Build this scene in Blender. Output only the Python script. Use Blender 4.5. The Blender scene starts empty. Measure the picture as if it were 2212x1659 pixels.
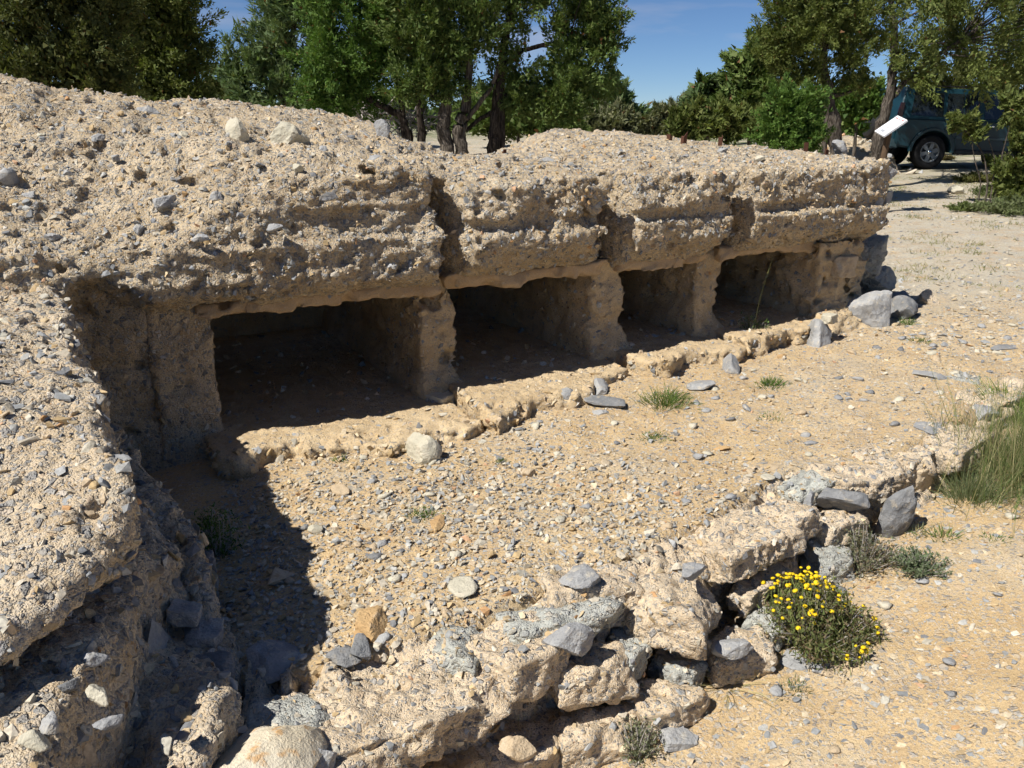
import bpy, bmesh, math, random
import numpy as np
from mathutils import Vector, Matrix

random.seed(7)
RNG = np.random.default_rng(7)
sc = bpy.context.scene
COL = sc.collection

# ------------------------------------------------------------------ camera
CAM_H, PITCH, FPX = 1.6, math.radians(17.8), 829.0
cam_data = bpy.data.cameras.new("camera")
cam_data.sensor_width = 36.0
cam_data.lens = FPX / 1024.0 * 36.0
cam_data.clip_start, cam_data.clip_end = 0.05, 3000.0
cam = bpy.data.objects.new("camera", cam_data)
cam.location = (0, 0, CAM_H)
cam.rotation_euler = (math.pi / 2 - PITCH, 0, 0)
COL.objects.link(cam)
sc.camera = cam

# ------------------------------------------------------------------ sun and sky
SUN_EL = math.radians(50)
SUN_AZ = math.atan2(-0.81, -0.586)          # clockwise from +Y
sun_vec = Vector((math.sin(SUN_AZ) * math.cos(SUN_EL), math.cos(SUN_AZ) * math.cos(SUN_EL), math.sin(SUN_EL)))
sd = bpy.data.lights.new("sun", 'SUN')
sd.energy, sd.angle, sd.color = 5.0, math.radians(0.5), (1.0, 0.955, 0.88)
sun = bpy.data.objects.new("sun", sd)
sun.rotation_euler = (-sun_vec).to_track_quat('-Z', 'Y').to_euler()
sun.location = sun_vec * 50
COL.objects.link(sun)

world = bpy.data.worlds.new("World")
sc.world = world
world.use_nodes = True
wn, wl = world.node_tree.nodes, world.node_tree.links
wn.clear()
w_out = wn.new("ShaderNodeOutputWorld")
w_bg = wn.new("ShaderNodeBackground")
w_sky = wn.new("ShaderNodeTexSky")
w_sky.sky_type = 'NISHITA'
w_sky.sun_disc = False
w_sky.sun_elevation = SUN_EL
w_sky.sun_rotation = SUN_AZ
w_sky.altitude = 1800
w_sky.air_density, w_sky.dust_density, w_sky.ozone_density = 0.75, 0.0, 8.0
w_bg.inputs[1].default_value = 0.06
# thin wisps of fair-weather cloud, over the whole sky
w_tc = wn.new("ShaderNodeTexCoord")
w_map = wn.new("ShaderNodeMapping")
w_map.inputs['Scale'].default_value = (3.2, 3.2, 17.0)
w_map.inputs['Location'].default_value = (0.9, 0.35, 0.62)
w_no = wn.new("ShaderNodeTexNoise")
w_no.inputs['Scale'].default_value = 1.25
w_no.inputs['Detail'].default_value = 5.0
w_no.inputs['Roughness'].default_value = 0.5
w_rmp = wn.new("ShaderNodeValToRGB")
w_rmp.color_ramp.elements[0].position, w_rmp.color_ramp.elements[0].color = 0.56, (0, 0, 0, 1)
w_rmp.color_ramp.elements[1].position, w_rmp.color_ramp.elements[1].color = 0.80, (0.55, 0.55, 0.55, 1)
w_mix = wn.new("ShaderNodeMixRGB")
w_mix.inputs['Color2'].default_value = (6.6, 6.5, 7.4, 1)
wl.new(w_tc.outputs['Generated'], w_map.inputs['Vector'])
wl.new(w_map.outputs['Vector'], w_no.inputs['Vector'])
wl.new(w_no.outputs['Fac'], w_rmp.inputs['Fac'])
wl.new(w_rmp.outputs['Color'], w_mix.inputs['Fac'])
wl.new(w_sky.outputs['Color'], w_mix.inputs['Color1'])
wl.new(w_mix.outputs['Color'], w_bg.inputs['Color'])
wl.new(w_bg.outputs['Background'], w_out.inputs['Surface'])

sc.view_settings.view_transform = 'Standard'
sc.view_settings.look = 'None'
sc.view_settings.exposure = 0.50
sc.view_settings.gamma = 1.0
sc.view_settings.use_curve_mapping = False
sc.render.engine = 'CYCLES'
sc.cycles.max_bounces = 6
sc.cycles.transparent_max_bounces = 6
sc.cycles.use_denoising = True
sc.cycles.use_adaptive_sampling = True
sc.cycles.adaptive_threshold = 0.06
sc.cycles.diffuse_bounces = 3
sc.cycles.adaptive_min_samples = 16

# ------------------------------------------------------------------ numeric helpers
_NN = 128
_VOL = {}


def _volume(octaves, gain):
    """periodic band-limited noise block: 6 base waves per side, the asked number of octaves"""
    key = (octaves, gain)
    if key not in _VOL:
        r = np.random.RandomState(11 + octaves)
        k = np.fft.fftfreq(_NN, 1.0 / _NN)
        kz = np.fft.rfftfreq(_NN, 1.0 / _NN)
        kk = np.sqrt(k[:, None, None] ** 2 + k[None, :, None] ** 2 + kz[None, None, :] ** 2)
        amp = np.where((kk >= 4) & (kk <= min(6.0 * 2 ** (octaves - .5), 62)), np.maximum(kk, 1) ** (math.log2(gain) - 1.5), 0)
        v = np.fft.irfftn(np.fft.rfftn(r.normal(size=(_NN,) * 3)) * amp, s=(_NN,) * 3)
        _VOL[key] = np.clip(v / v.std() * .30, -1, 1).astype(np.float32)
    return _VOL[key]


def fbm(P, scale, octaves=3, gain=0.5, off=0.0):
    vol = _volume(min(octaves, 4), gain).ravel()
    Q = (np.asarray(P, np.float32) * scale + np.float32(off)) * np.float32(_NN / 6.0)
    fl = np.floor(Q)
    f = Q - fl
    i = fl.astype(np.int32) & (_NN - 1)
    j = (i + 1) & (_NN - 1)
    X = (i[:, 0] * (_NN * _NN), j[:, 0] * (_NN * _NN)); Y = (i[:, 1] * _NN, j[:, 1] * _NN); Z = (i[:, 2], j[:, 2])
    res = 0
    for a in (0, 1):
        wa = f[:, 0] if a else 1 - f[:, 0]
        for b in (0, 1):
            wb = wa * (f[:, 1] if b else 1 - f[:, 1])
            xy = X[a] + Y[b]
            res = res + wb * (vol[xy + Z[0]] * (1 - f[:, 2]) + vol[xy + Z[1]] * f[:, 2])
    return res


def sstep(e0, e1, x):
    t = np.clip((x - e0) / (e1 - e0), 0, 1)
    return t * t * (3 - 2 * t)


def smax(a, b, k):
    h = np.clip(0.5 + 0.5 * (a - b) / k, 0, 1)
    return b + (a - b) * h + k * h * (1 - h)


def smin(a, b, k):
    return -smax(-a, -b, k)


A0 = np.array([-1.45, 3.72])
U2 = np.array([0.877, 0.48]); U2 = U2 / np.linalg.norm(U2)
I2 = np.array([-U2[1], U2[0]])


def W(a, b, z):
    """bunker frame (along the front, into the bank, up) -> world"""
    return np.stack([A0[0] + a * U2[0] + b * I2[0], A0[1] + a * U2[1] + b * I2[1], z + 0 * a], -1)


def to_ab(x, y):
    dx, dy = x - A0[0], y - A0[1]
    return dx * U2[0] + dy * U2[1], dx * I2[0] + dy * I2[1]


S2 = 1024.0 / 2212.0


def ray(X, Y):
    x, y = (X * S2 - 512) / FPX, (384 - Y * S2) / FPX
    return np.array([x, math.cos(PITCH) + y * math.sin(PITCH), -math.sin(PITCH) + y * math.cos(PITCH)])


def at_depth(X, Y, d):
    r = ray(X, Y)
    return np.array([0, 0, CAM_H]) + r * (d / r[1])


def on_plane(X, Y, z):
    r = ray(X, Y)
    return np.array([0, 0, CAM_H]) + r * ((z - CAM_H) / r[2])


# ------------------------------------------------------------------ mesh helpers
def mesh_np(name, V, faces, mat=None, col=None, smooth=True):
    """faces: list of integer arrays (n,k)"""
    me = bpy.data.meshes.new(name)
    V = np.asarray(V, np.float32)
    faces = [np.asarray(f, np.int32) for f in faces if len(f)]
    me.vertices.add(len(V))
    me.vertices.foreach_set("co", V.ravel())
    nl = sum(f.size for f in faces)
    npoly = sum(len(f) for f in faces)
    me.loops.add(nl)
    me.loops.foreach_set("vertex_index", np.concatenate([f.ravel() for f in faces]))
    me.polygons.add(npoly)
    starts, tot = [], 0
    for f in faces:
        k = f.shape[1]
        starts.append(tot + np.arange(len(f), dtype=np.int32) * k)
        tot += f.size
    me.polygons.foreach_set("loop_start", np.concatenate(starts).astype(np.int32))
    me.polygons.foreach_set("use_smooth", np.full(npoly, smooth))
    if col is not None:
        at = me.color_attributes.new("Col", 'FLOAT_COLOR', 'POINT')
        c4 = np.ones((len(V), 4), np.float32)
        c4[:, :3] = col
        at.data.foreach_set("color", c4.ravel())
    me.update(calc_edges=True)
    me.validate()
    if mat:
        me.materials.append(mat)
    return me


def obj(name, me, parent=None, loc=None):
    o = bpy.data.objects.new(name, me)
    COL.objects.link(o)
    if loc is not None:
        o.location = loc
    if parent is not None:
        o.parent = parent
    return o


def thing(name, label, cat, loc=(0, 0, 0), group=None):
    o = bpy.data.objects.new(name, None)
    o.empty_display_size = 0.1
    COL.objects.link(o)
    o.location = loc
    return tag(o, label, cat, group)


def tag(o, label, cat=None, group=None):
    o["label"] = label
    if cat:
        o["category"] = cat
    if group:
        o["group"] = group
    return o


def surface_nets(F, origin, h):
    F = F.astype(np.float32)
    F[0], F[-1] = np.maximum(F[0], .01), np.maximum(F[-1], .01)
    F[:, 0], F[:, -1] = np.maximum(F[:, 0], .01), np.maximum(F[:, -1], .01)
    F[:, :, 0], F[:, :, -1] = np.maximum(F[:, :, 0], .01), np.maximum(F[:, :, -1], .01)
    S = F < 0
    n = np.array(F.shape)
    acc = np.zeros((n[0] - 1, n[1] - 1, n[2] - 1, 3), np.float32)
    cnt = np.zeros((n[0] - 1, n[1] - 1, n[2] - 1), np.float32)
    edges = []
    for ax in range(3):
        sl0 = [slice(None)] * 3; sl1 = [slice(None)] * 3
        sl0[ax], sl1[ax] = slice(0, -1), slice(1, None)
        s0, s1 = S[tuple(sl0)], S[tuple(sl1)]
        idx = np.argwhere(s0 != s1)
        f0 = F[tuple(sl0)][s0 != s1]; f1 = F[tuple(sl1)][s0 != s1]
        t = f0 / (f0 - f1)
        pos = idx.astype(np.float32)
        pos[:, ax] += t
        o1, o2 = [k for k in range(3) if k != ax]
        cells = []
        for d1, d2 in ((-1, -1), (0, -1), (0, 0), (-1, 0)):
            c = idx.copy()
            c[:, o1] += d1; c[:, o2] += d2
            ok = (c[:, o1] >= 0) & (c[:, o1] < n[o1] - 1) & (c[:, o2] >= 0) & (c[:, o2] < n[o2] - 1)
            cc = c[ok]
            np.add.at(acc, (cc[:, 0], cc[:, 1], cc[:, 2]), pos[ok])
            np.add.at(cnt, (cc[:, 0], cc[:, 1], cc[:, 2]), 1)
            cells.append(c)
        inside0 = s0[s0 != s1]
        edges.append((ax, cells, inside0))
    act = cnt > 0
    ids = -np.ones(cnt.shape, np.int32)
    ids[act] = np.arange(act.sum())
    V = acc[act] / cnt[act][:, None]
    quads = []
    for ax, cells, inside0 in edges:
        q = np.stack([ids[c[:, 0], c[:, 1], c[:, 2]] for c in cells], 1)
        flip = inside0 if ax != 1 else ~inside0
        q = np.where(flip[:, None], q, q[:, ::-1])
        quads.append(q)
    return V * h + np.asarray(origin, np.float32), np.concatenate(quads)


def gax(lo, hi, f_lo, f_hi, step, growth=1.08, top=.05):
    """axis values: fine between f_lo and f_hi, coarser outside"""
    v = list(np.arange(f_lo, f_hi + step, step))
    st, q = step, v[-1]
    while q < hi:
        st = min(st * growth, top); q += st; v.append(q)
    st, q, pre = step, v[0], []
    while q > lo:
        st = min(st * growth, top); q -= st; pre.append(q)
    return np.array(pre[::-1] + v, np.float32)


def sdf_mesh(bounds, h, func, noise=None, band=0.12):
    ax = [b if isinstance(b, np.ndarray) else np.arange(b[0], b[1] + h, h, dtype=np.float32) for b in bounds]
    g = np.meshgrid(*ax, indexing='ij')
    P = np.stack([q.ravel() for q in g], 1)
    d = func(P[:, 0], P[:, 1], P[:, 2]).astype(np.float32)
    if noise is not None:
        m = np.abs(d) < band
        d[m] += noise(P[m])
    V, Q = surface_nets(d.reshape(g[0].shape), (0, 0, 0), 1.0)
    return np.stack([np.interp(V[:, k], np.arange(len(ax[k])), ax[k]) for k in range(3)], 1).astype(np.float32), Q


def cull(V, Q, keep):
    """drop the faces whose centre fails keep"""
    Q = Q[keep(V[Q].mean(1))]
    used = np.unique(Q)
    m = np.zeros(len(V), np.int64); m[used] = np.arange(len(used))
    return V[used], m[Q]


def normals_of(V, Q):
    n = np.zeros_like(V)
    a, b, c = V[Q[:, 0]], V[Q[:, 1]], V[Q[:, 2]]
    fn = np.cross(b - a, c - a) if Q.shape[1] == 3 else np.cross(V[Q[:, 2]] - a, V[Q[:, 3]] - b)
    for k in range(Q.shape[1]):
        np.add.at(n, Q[:, k], fn)
    return n / np.maximum(np.linalg.norm(n, axis=1), 1e-9)[:, None]


def subdivide(V, Q):
    """one linear split of every quad in four"""
    e = np.concatenate([Q[:, [0, 1]], Q[:, [1, 2]], Q[:, [2, 3]], Q[:, [3, 0]]])
    es = np.sort(e, 1)
    key = es[:, 0].astype(np.int64) * len(V) + es[:, 1]
    uq, inv = np.unique(key, return_inverse=True)
    mid = (V[uq // len(V)] + V[uq % len(V)]) / 2
    cen = V[Q].mean(1)
    nv = len(V)
    m = inv.reshape(4, -1).T + nv
    c = np.arange(len(Q)) + nv + len(mid)
    Qn = np.concatenate([np.stack([Q[:, k], m[:, k], c, m[:, (k - 1) % 4]], 1) for k in range(4)])
    return np.concatenate([V, mid, cen]).astype(np.float32), Qn


# ------------------------------------------------------------------ materials
MATS = {}


def new_mat(name):
    m = bpy.data.materials.new(name)
    m.use_nodes = True
    nt = m.node_tree
    nt.nodes.clear()
    out = nt.nodes.new("ShaderNodeOutputMaterial")
    MATS[name] = m
    return m, nt, out


class NB:
    """small node builder"""
    def __init__(self, nt):
        self.nt = nt

    def n(self, typ, ins=None, **kw):
        nd = self.nt.nodes.new(typ)
        for k, v in kw.items():
            setattr(nd, k, v)
        for k, v in (ins or {}).items():
            sock = nd.inputs[k]
            if hasattr(v, 'is_linked') or hasattr(v, 'links'):
                self.nt.links.new(v, sock)
            else:
                sock.default_value = v
        return nd

    def noise(self, vec, scale, detail=3, rough=0.55):
        return self.n("ShaderNodeTexNoise", {'Vector': vec, 'Scale': scale, 'Detail': detail, 'Roughness': rough}).outputs['Fac']

    def vor(self, vec, scale, feature='F1', rnd=1.0):
        return self.n("ShaderNodeTexVoronoi", {'Vector': vec, 'Scale': scale, 'Randomness': rnd}, feature=feature)

    def ramp(self, fac, stops, interp='LINEAR'):
        r = self.n("ShaderNodeValToRGB", {'Fac': fac})
        cr = r.color_ramp
        cr.interpolation = interp
        while len(cr.elements) < len(stops):
            cr.elements.new(0.5)
        for e, (p, c) in zip(cr.elements, stops):
            e.position = p
            e.color = (c, c, c, 1) if isinstance(c, (int, float)) else (*c, 1)
        return r.outputs['Color']

    def mix(self, fac, a, b, blend='MIX'):
        def c4(v):
            return (*v, 1) if isinstance(v, tuple) and len(v) == 3 else v
        return self.n("ShaderNodeMixRGB", {'Fac': fac, 'Color1': c4(a), 'Color2': c4(b)}, blend_type=blend).outputs['Color']

    def math(self, op, a, b=0.0, c=0.0):
        return self.n("ShaderNodeMath", {0: a, 1: b, 2: c}, operation=op).outputs[0]

    def sep(self, col):
        return self.n("ShaderNodeSeparateColor", {'Color': col}).outputs


def finish(nb, out, color, height, dist, strength=1.0, rough=0.95, spec=0.2):
    bp = nb.n("ShaderNodeBump", {'Strength': strength, 'Distance': dist, 'Height': height})
    p = nb.n("ShaderNodeBsdfPrincipled", {'Base Color': color, 'Roughness': rough, 'Specular IOR Level': spec, 'Normal': bp.outputs['Normal']})
    nb.nt.links.new(p.outputs['BSDF'], out.inputs['Surface'])


GREYS = [(0.0, (.17, .175, .18)), (.25, (.26, .265, .27)), (.48, (.36, .36, .35)), (.64, (.45, .38, .28)), (.78, (.52, .45, .36)), (.90, (.43, .29, .16)), (.97, (.62, .58, .52))]


def mat_conglomerate(name, light, mid, dark, clast=0.5, s1=34.0, s2=85.0, bump=0.012, clastmix=0.8):
    m, nt, out = new_mat(name)
    nb = NB(nt)
    pos = nb.n("ShaderNodeNewGeometry").outputs['Position']
    wob = nb.n("ShaderNodeTexNoise", {'Vector': pos, 'Scale': 22.0, 'Detail': 2.0}).outputs['Color']
    vec = nb.mix(0.005, pos, wob, 'ADD')
    big = nb.noise(pos, 1.7, 4)
    med = nb.noise(pos, 9.0, 4)
    fine = nb.noise(pos, 130.0, 3, .7)
    base = nb.mix(nb.ramp(big, [(.38, 0.0), (.62, 1.0)]), mid, light)
    base = nb.mix(nb.ramp(med, [(.38, .6), (.54, 0.0)]), base, dark)
    base = nb.mix(nb.ramp(fine, [(.35, .3), (.6, 0.0)]), base, tuple(c * .62 for c in dark))
    v1 = nb.vor(vec, s1)
    v2 = nb.vor(vec, s2)
    v3 = nb.vor(vec, s2 * 2.1)
    c1, c2, c3 = nb.sep(v1.outputs['Color']), nb.sep(v2.outputs['Color']), nb.sep(v3.outputs['Color'])
    e1_ = nb.vor(vec, s1, 'DISTANCE_TO_EDGE').outputs['Distance']
    m1 = nb.math('MULTIPLY', nb.ramp(e1_, [(.06, 0.0), (.17, 1.0)]), nb.ramp(c1[0], [(1 - clast * .8 - .02, 0.0), (1 - clast * .8 + .02, 1.0)]))
    m2 = nb.math('MULTIPLY', nb.ramp(v2.outputs['Distance'], [(.36, 1.0), (.5, 0.0)]), nb.ramp(c2[0], [(1 - clast - .02, 0.0), (1 - clast + .02, 1.0)]))
    colr1 = nb.ramp(c1[1], GREYS)
    colr2 = nb.ramp(c2[1], GREYS)
    base = nb.mix(nb.math('MULTIPLY', nb.ramp(c3[0], [(.55, 0.0), (.75, .55)]), clastmix), base, nb.ramp(c3[1], GREYS))
    base = nb.mix(nb.math('MULTIPLY', m2, clastmix), base, colr2)
    base = nb.mix(nb.math('MULTIPLY', m1, clastmix), base, colr1)
    h = nb.math('MULTIPLY', m1, .7)
    h = nb.math('ADD', h, nb.math('MULTIPLY', m2, .55))
    h = nb.math('ADD', h, nb.math('MULTIPLY', nb.ramp(v3.outputs['Distance'], [(.0, 1.0), (.7, 0.0)]), .3))
    h = nb.math('ADD', h, nb.math('MULTIPLY', nb.noise(pos, 75.0, 4, .7), 1.1))
    h = nb.math('ADD', h, nb.math('MULTIPLY', med, 1.0))
    finish(nb, out, base, h, bump)
    return m


def mat_stone(name, c1, c2, c3, scale=9.0, bump=0.006):
    m, nt, out = new_mat(name)
    nb = NB(nt)
    pos = nb.n("ShaderNodeNewGeometry").outputs['Position']
    a = nb.noise(pos, scale, 5, .6)
    b = nb.noise(pos, scale * 3.1, 4, .6)
    f = nb.noise(pos, 150, 3, .6)
    col = nb.mix(nb.ramp(a, [(.42, 0.0), (.6, 1.0)]), c1, c2)
    col = nb.mix(nb.ramp(b, [(.56, 0.0), (.66, .8)]), col, c3)
    col = nb.mix(nb.ramp(f, [(.3, .35), (.55, 0.0)]), col, tuple(c * .55 for c in c1))
    h = nb.math('ADD', nb.math('MULTIPLY', b, 1.5), f)
    finish(nb, out, col, h, bump, .8, .9)
    return m


def mat_attr(name, rough=0.9, bump=0.003, noise_scale=90.0, var=0.35):
    """colour from the per-piece attribute with a little grain"""
    m, nt, out = new_mat(name)
    nb = NB(nt)
    pos = nb.n("ShaderNodeNewGeometry").outputs['Position']
    at = nb.n("ShaderNodeAttribute", attribute_name="Col").outputs['Color']
    f = nb.noise(pos, noise_scale, 4, .6)
    col = nb.mix(nb.ramp(f, [(.35, var), (.6, 0.0)]), at, (.09, .08, .06))
    finish(nb, out, col, f, bump, .7, rough)
    return m


def mat_leaf(name, trans=0.25):
    m, nt, out = new_mat(name)
    nb = NB(nt)
    at = nb.n("ShaderNodeAttribute", attribute_name="Col").outputs['Color']
    d = nb.n("ShaderNodeBsdfPrincipled", {'Base Color': at, 'Roughness': .7, 'Specular IOR Level': .25})
    t = nb.n("ShaderNodeBsdfTranslucent", {'Color': nb.mix(1.0, at, (1.0, 1.1, .5), 'MULTIPLY')})
    mx = nb.n("ShaderNodeMixShader", {0: trans, 1: d.outputs[0], 2: t.outputs[0]})
    nt.links.new(mx.outputs[0], out.inputs['Surface'])
    return m


def mat_plain(name, color, rough=0.6, metallic=0.0, spec=0.5, bump=None, coat=0.0):
    m, nt, out = new_mat(name)
    nb = NB(nt)
    pos = nb.n("ShaderNodeNewGeometry").outputs['Position']
    f = nb.noise(pos, bump[0] if bump else 6.0, 4, .6)
    col = nb.mix(nb.ramp(f, [(.4, .3), (.62, 0.0)]), color, tuple(c * .55 for c in color))
    ins = {'Base Color': col, 'Roughness': rough, 'Metallic': metallic, 'Specular IOR Level': spec, 'Coat Weight': coat}
    if bump:
        ins['Normal'] = nb.n("ShaderNodeBump", {'Strength': .8, 'Distance': bump[1], 'Height': f}).outputs['Normal']
    p = nb.n("ShaderNodeBsdfPrincipled", ins)
    nt.links.new(p.outputs[0], out.inputs['Surface'])
    return m


M_CONG = mat_conglomerate("pink_conglomerate", (.64, .52, .355), (.53, .415, .265), (.37, .27, .155), .55, 40, 95, .010)
M_WALL = mat_conglomerate("near_conglomerate", (.67, .555, .40), (.57, .455, .31), (.41, .305, .185), .55, 36, 85, .010)
M_PINK = mat_conglomerate("pale_pink_concrete", (.71, .58, .415), (.65, .52, .36), (.52, .395, .25), .36, 44, 110, .008)
M_GREYC = mat_conglomerate("grey_concrete", (.50, .51, .46), (.44, .445, .41), (.34, .345, .31), .35, 40, 95, .010, .45)
M_OCHRE = mat_conglomerate("ochre_floor_concrete", (.62, .48, .295), (.54, .405, .235), (.42, .30, .165), .25, 40, 110, .006, .5)
M_PLASTER = mat_conglomerate("ochre_plaster", (.50, .37, .23), (.45, .32, .19), (.36, .25, .14), .10, 40, 110, .004, .4)
M_GREY = mat_stone("grey_limestone", (.27, .272, .275), (.36, .36, .355), (.45, .41, .34))
M_DARKG = mat_stone("dark_limestone", (.17, .175, .18), (.25, .25, .25), (.34, .30, .24))
M_CREAM = mat_stone("cream_limestone", (.52, .48, .38), (.45, .42, .33), (.55, .49, .39))
M_STAIN = mat_stone("stained_cream_limestone", (.62, .56, .44), (.58, .50, .36), (.52, .30, .12), 7.0)
M_TAN = mat_stone("tan_stone", (.46, .36, .24), (.52, .43, .31), (.38, .28, .17))
M_BROWN = mat_stone("ochre_stone", (.50, .34, .17), (.42, .27, .13), (.55, .42, .27))
M_SHARD = mat_attr("gravel_pieces")
M_LEAF = mat_leaf("leaf")
M_GRASS = mat_leaf("grass_blade", .35)
def mat_bark(name, c1, c2):
    m, nt, out = new_mat(name)
    nb = NB(nt)
    pos = nb.n("ShaderNodeNewGeometry").outputs['Position']
    st = nb.n("ShaderNodeMapping", {'Vector': pos, 'Scale': (1, 1, .16)}).outputs['Vector']
    f = nb.noise(st, 45.0, 4, .65)
    g = nb.noise(pos, 7.0, 3)
    col = nb.mix(nb.ramp(f, [(.42, 0.0), (.6, 1.0)]), c1, c2)
    col = nb.mix(nb.ramp(g, [(.5, 0.0), (.65, .5)]), col, c1)
    finish(nb, out, col, f, .03, 1.0, .95, .1)
    return m


M_BARK = mat_bark("juniper_bark", (.040, .033, .027), (.15, .128, .105))
M_BARKD = mat_bark("dark_bark", (.022, .018, .015), (.085, .068, .055))
M_DEAD = mat_plain("dead_wood", (.36, .33, .30), .9, 0, .1, (60.0, .004))
M_RUST = mat_plain("rusty_iron", (.10, .045, .028), .85, .3, .3, (70.0, .004))

# ground: ochre earth with chips
m, nt, out = new_mat("stony_earth")
nb = NB(nt)
pos = nb.n("ShaderNodeNewGeometry").outputs['Position']
big = nb.noise(pos, .55, 4)
med = nb.noise(pos, 5.0, 5)
fine = nb.noise(pos, 170.0, 3, .7)
xyz = nb.n("ShaderNodeSeparateXYZ", {0: pos}).outputs
col = nb.mix(nb.ramp(big, [(.4, 0.0), (.6, 1.0)]), (.53, .385, .205), (.58, .44, .255))
# the open ground beyond the bunker is paler and greyer limestone rubble
far = nb.math('MULTIPLY', nb.n("ShaderNodeMapRange", {'Value': xyz[1], 'From Min': 5.2, 'From Max': 7.2}).outputs[0],
              nb.n("ShaderNodeMapRange", {'Value': med, 'From Min': .2, 'From Max': .42}).outputs[0])
col = nb.mix(far, col, (.46, .43, .35))
col = nb.mix(nb.ramp(med, [(.36, .5), (.55, 0.0)]), col, (.42, .29, .155))
col = nb.mix(nb.ramp(nb.noise(pos, 1.6, 4, .6), [(.50, 0.0), (.66, .55)]), col, (.52, .46, .35))
col = nb.mix(nb.ramp(fine, [(.38, .5), (.58, 0.0)]), col, (.30, .21, .12))
fmask = nb.math('MULTIPLY', nb.n("ShaderNodeMapRange", {'Value': xyz[1], 'From Min': 14.0, 'From Max': 30.0}).outputs[0], nb.ramp(nb.noise(pos, .9, 4, .6), [(.36, 0.0), (.48, 1.0)]))
col = nb.mix(fmask, col, (.13, .15, .06))
hs = None
wob = nb.n("ShaderNodeTexNoise", {'Vector': pos, 'Scale': 30.0, 'Detail': 2.0}).outputs['Color']
wpos = nb.mix(0.012, pos, wob, 'ADD')
for s, thr in ((44.0, .72), (105.0, .55)):
    v = nb.vor(wpos, s)
    c = nb.sep(v.outputs['Color'])
    ed = nb.vor(wpos, s, 'DISTANCE_TO_EDGE').outputs['Distance']
    mk = nb.math('MULTIPLY', nb.ramp(ed, [(.05, 0.0), (.16, 1.0)]), nb.ramp(c[0], [(thr, 0.0), (thr + .03, 1.0)]))
    col = nb.mix(nb.math('MULTIPLY', mk, .65), col, nb.ramp(c[1], GREYS))
    t = nb.math('MULTIPLY', mk, 14.0 / s)
    hs = t if hs is None else nb.math('ADD', hs, t)
hs = nb.math('ADD', hs, nb.math('MULTIPLY', nb.noise(pos, 55.0, 5, .7), 1.1))
finish(nb, out, col, hs, .009)
M_EARTH = m

# ------------------------------------------------------------------ terrain
FX = np.array([-6, -1.4, -.6, -.08, .46, .80, 1.28, 1.8, 2.6, 3.4, 4.5, 9])
FY = np.array([1.2, 1.70, 1.80, 2.02, 2.42, 2.66, 3.18, 3.46, 4.15, 5.0, 6.2, 11])
DX = np.array([-1, 0.0, 1, 1.6, 2.2, 2.8, 3.4])
DZ = np.array([.46, .44, .34, .24, .17, .07, .0])


def terrain(x, y):
    x, y = np.asarray(x, float), np.asarray(y, float)
    t = np.clip(x + 1, -1, 60)
    h = .40 * (1 - np.exp(-t * .14)) + .008 * np.clip(y - 5, 0, 22)
    a, b = to_ab(x, y)
    bb = b - 1.3 * np.clip(a - 4.0, 0, None)
    rise = sstep(2.25, 3.1, bb)
    h = h + rise * (1.02 - .35 * sstep(12, 60, y))
    # left of the bunker the bank comes forward
    h = h + sstep(-1.9, -3.2, a) * (1 - rise) * .9 * sstep(-3, 0, b)
    yf = np.interp(x, FX, FY)
    drop = np.interp(x, DX, DZ)
    e0 = np.interp(x, [0, 1.1, 1.6], [.32, .30, .08])
    h = h - drop * sstep(e0, e0 - .10, y - yf)
    P = np.stack([x.ravel(), y.ravel(), 0 * x.ravel()], 1)
    amp = 1 + np.clip(np.hypot(x, y) - 12, 0, 60) * .05
    h = h + (fbm(P, .8, 3).reshape(x.shape) * .035 + fbm(P, 5, 3, off=9.).reshape(x.shape) * .012) * amp
    return h


def graded(lo, hi, fine_lo, fine_hi, step, growth):
    core = list(np.arange(fine_lo, fine_hi, step))
    s, v = step, core[-1]
    while v < hi:
        s *= growth; v += s; core.append(v)
    s, v = step, core[0]
    pre = []
    while v > lo:
        s *= growth; v -= s; pre.append(v)
    return np.array(pre[::-1] + core)


gx = graded(-900, 900, -1.4, 4.0, .038, 1.07)
gy = graded(-60, 1600, 1.5, 6.4, .038, 1.06)
GX, GY = np.meshgrid(gx, gy, indexing='ij')
GZ = terrain(GX, GY)
nxg, nyg = GX.shape
gi = np.arange(nxg * nyg).reshape(nxg, nyg)
gq = np.stack([gi[:-1, :-1], gi[1:, :-1], gi[1:, 1:], gi[:-1, 1:]], -1).reshape(-1, 4)
ground = obj("ground", mesh_np("ground", np.stack([GX.ravel(), GY.ravel(), GZ.ravel()], 1), [gq], M_EARTH))
ground["kind"] = "structure"
ground["label"] = "sandy ochre stony ground of the terrace, path and open land"

# ------------------------------------------------------------------ shards: small angular stones, joined
PROTO, PROTO_S = [], []
for k in range(24):
    r = np.random.RandomState(100 + k)
    bm = bmesh.new()
    npt = r.randint(9, 12) if k < 12 else 7
    for _ in range(npt):
        v = r.normal(size=3); v /= np.linalg.norm(v)
        v = np.sign(v) * np.abs(v) ** .8
        bm.verts.new(v * r.uniform(.82, 1.05))
    bmesh.ops.convex_hull(bm, input=bm.verts)
    loose = [v for v in bm.verts if not v.link_faces]
    bmesh.ops.delete(bm, geom=loose, context='VERTS')
    bmesh.ops.triangulate(bm, faces=bm.faces)
    bm.verts.index_update()
    (PROTO if k < 12 else PROTO_S).append((np.array([v.co[:] for v in bm.verts], np.float32), np.array([[v.index for v in f.verts] for f in bm.faces], np.int32)))
    bm.free()

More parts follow.
